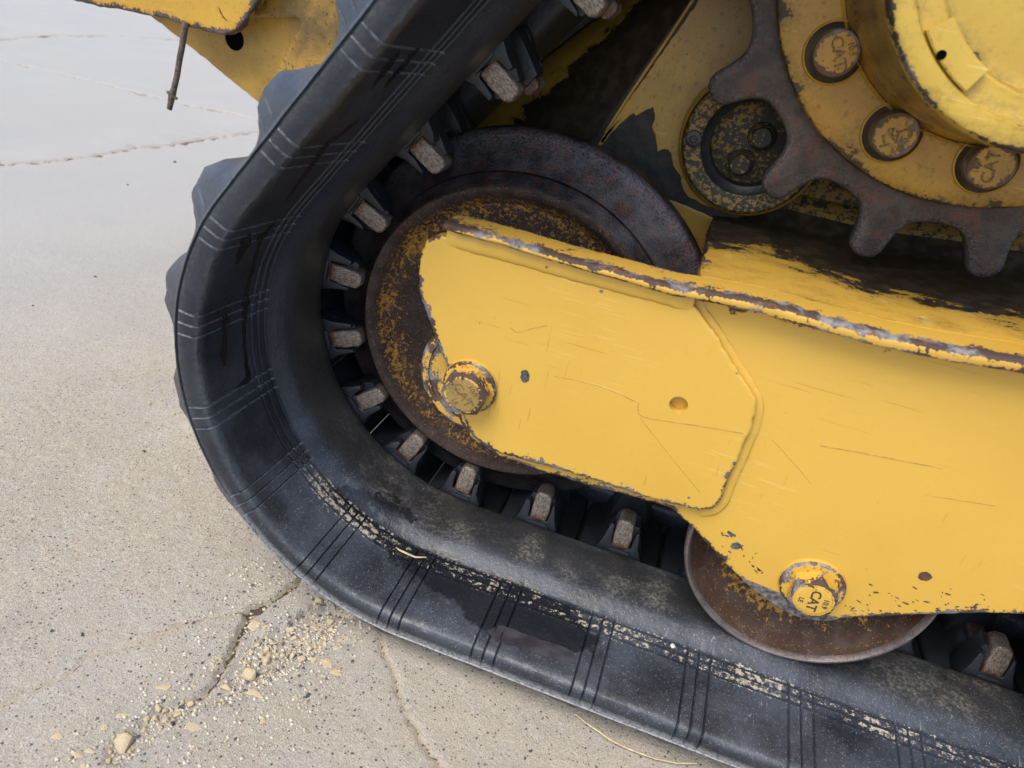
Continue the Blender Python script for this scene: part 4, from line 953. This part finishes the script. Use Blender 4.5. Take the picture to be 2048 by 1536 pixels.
for px, py, sz in ((165, 1270, 9), (104, 1262, 8), (382, 1351, 8), (615, 1391, 12), (488, 1182, 7), (1062, 1500, 10), (1050, 1515, 7), (288, 900, 8), (66, 610, 6), (350, 325, 7), (255, 370, 5), (190, 553, 6)):
    put_stone(px, py, sz, M_STDK, 'single dark grain of grit on the open concrete', 'dark grit grains on the open concrete')
# aggregate stones set in the slab: parts of the pavement
for i, (px, py, a, b, rz) in enumerate([(649, 1325, 36, 26, .3), (671, 1346, 26, 18, .5), (513, 1390, 50, 17, 0), (507, 1250, 28, 26, 0), (330, 1372, 32, 16, .6), (244, 1431, 26, 15, .6), (150, 1510, 30, 18, .3), (384, 1452, 36, 24, 0), (523, 1440, 20, 15, 0), (206, 1457, 20, 15, 0), (115, 1475, 26, 16, .4), (673, 1296, 18, 13, 0), (630, 1316, 14, 18, 0), (181, 1504, 24, 12, 0), (167, 1534, 24, 14, 0), (705, 1262, 16, 10, .2), (590, 1395, 18, 10, 0)]):
    x, y = atz(px, py); d = float(np.linalg.norm(np.array([x, y, -ZG])-CAMPOS)); k = d/FPX*.001
    o = bpy.data.objects.new('embedded_stone', smes['stone'][(i*3+1) % 8]); col.objects.link(o); o.parent = ground
    o.scale = (a*k*1.1, b*k*1.5, .004); o.rotation_euler = (0, 0, rz-.2); o.location = (x*.001, y*.001, gh(x, y)*.001-.0003)
# fine gravel in the spalled patch: far too many to count
gv_, gf_ = [], []
SPx_ = np.array(SPALL); mnx, mny = SPx_.min(0); mxx, mxy = SPx_.max(0); cnt = 0
while cnt < 3800:
    x, y = random.uniform(mnx-25, mxx+25), random.uniform(mny-25, mxy+20)
    pin_ = in_poly(np.array([x]), np.array([y]), SPALL)[0]
    if not pin_ and random.random() > .16: continue
    if pin_ and vnoise(np.array([x]), np.array([y]), 30, 31)[0] < random.uniform(.1, .6): continue
    r_ = .5+1.5*random.random()**3; z = gh(x, y)+r_*.3; b0 = len(gv_)
    for (dx, dy, dz) in ((1, 0, 0), (-1, .2, 0), (0, 1, 0), (.1, -1, 0), (0, 0, .9), (0, 0, -.9)):
        f_ = r_*random.uniform(.7, 1.2); gv_.append((( x+dx*f_)*.001, (y+dy*f_)*.001, (z+dz*f_*.8)*.001))
    for f in ((0, 2, 4), (2, 1, 4), (1, 3, 4), (3, 0, 4), (2, 0, 5), (1, 2, 5), (3, 1, 5), (0, 3, 5)): gf_.append(tuple(b0+i for i in f))
    cnt += 1
def gravel_mat():
    s = NT('fine_gravel'); r = s.n('ShaderNodeNewGeometry', 8)
    c = s.mix(s.step(r, .0, .6), (.33, .27, .18), (.56, .49, .37)); c = s.mix(s.ma('GREATER_THAN', r, .88), c, (.09, .09, .10)); c = s.mix(s.ma('LESS_THAN', r, .12), c, (.58, .54, .46))
    return s.out(c, .9)
gme2 = bpy.data.meshes.new('fine_gravel'); gme2.from_pydata(gv_, [], gf_); gme2.materials.append(gravel_mat())
go = bpy.data.objects.new('fine_gravel', gme2); col.objects.link(go); tag(go, 'loose sandy grit filling the broken patch of concrete', 'gravel'); go['kind'] = 'stuff'

# straw on the belt and on the ground
def on_track(pts, off): return [((h.x*1000), h.y*1000, h.z*1000-ZG) for h in (hit(px, py, off) for px, py in pts) if h]
st = tube('straw_piece', on_track([(793, 1094), (800, 1103), (815, 1110), (832, 1113), (852, 1117)], 1.6), [.7, .9, 1.0, .9, .5], M_STRAW, None, 6)
tag(st, 'bent piece of dry straw lying across the ribs of the rubber track', 'straw')
st2 = tube('straw_piece', on_track([(786, 1092), (788, 1108)], 1.2), [.4, .5], M_STRAW, None, 5); tag(st2, 'tiny straw sliver standing beside the bent straw on the track', 'straw')
gs = [(1150, 1432), (1172, 1452), (1196, 1468), (1220, 1484), (1262, 1502), (1310, 1519), (1352, 1529), (1392, 1531)]
st3 = tube('grass_stalk', [(*atz(*p), -ZG+2.2+1.2*math.sin(i)) for i, p in enumerate(gs)], [.5, .6, .8, .8, .8, .7, .6, .4], M_STRAW, None, 6)
tag(st3, 'long pale grass stalk curving out from under the track at the bottom', 'grass stalk')
rt = tube('root_fibre', [(*atz(*p), -ZG+3+2*math.sin(i*2)) for i, p in enumerate([(630, 1212), (640, 1217), (650, 1213), (657, 1204), (668, 1214), (672, 1224)])], .6, M_TWIG, None, 5)
tag(rt, 'thin dark root fibre curled beside the brown stone at the track edge', 'root')
dp = on_track([(1345, 1293)], 1.0)[0]  # pale matte blob standing for a droplet
bm = bmesh.new(); bmesh.ops.create_uvsphere(bm, u_segments=12, v_segments=8, radius=1)
for v in bm.verts: v.co = V(dp[0]+v.co.x*2.2, dp[1]+v.co.y*2.6, dp[2]+v.co.z*1.2)
me = bpy.data.meshes.new('pale_droplet'); bm.to_mesh(me); bm.free()
o = link_me('pale_droplet', me, M_DROP, None, None, 60); tag(o, 'tiny white droplet sitting on the rib of the lower track', 'droplet')
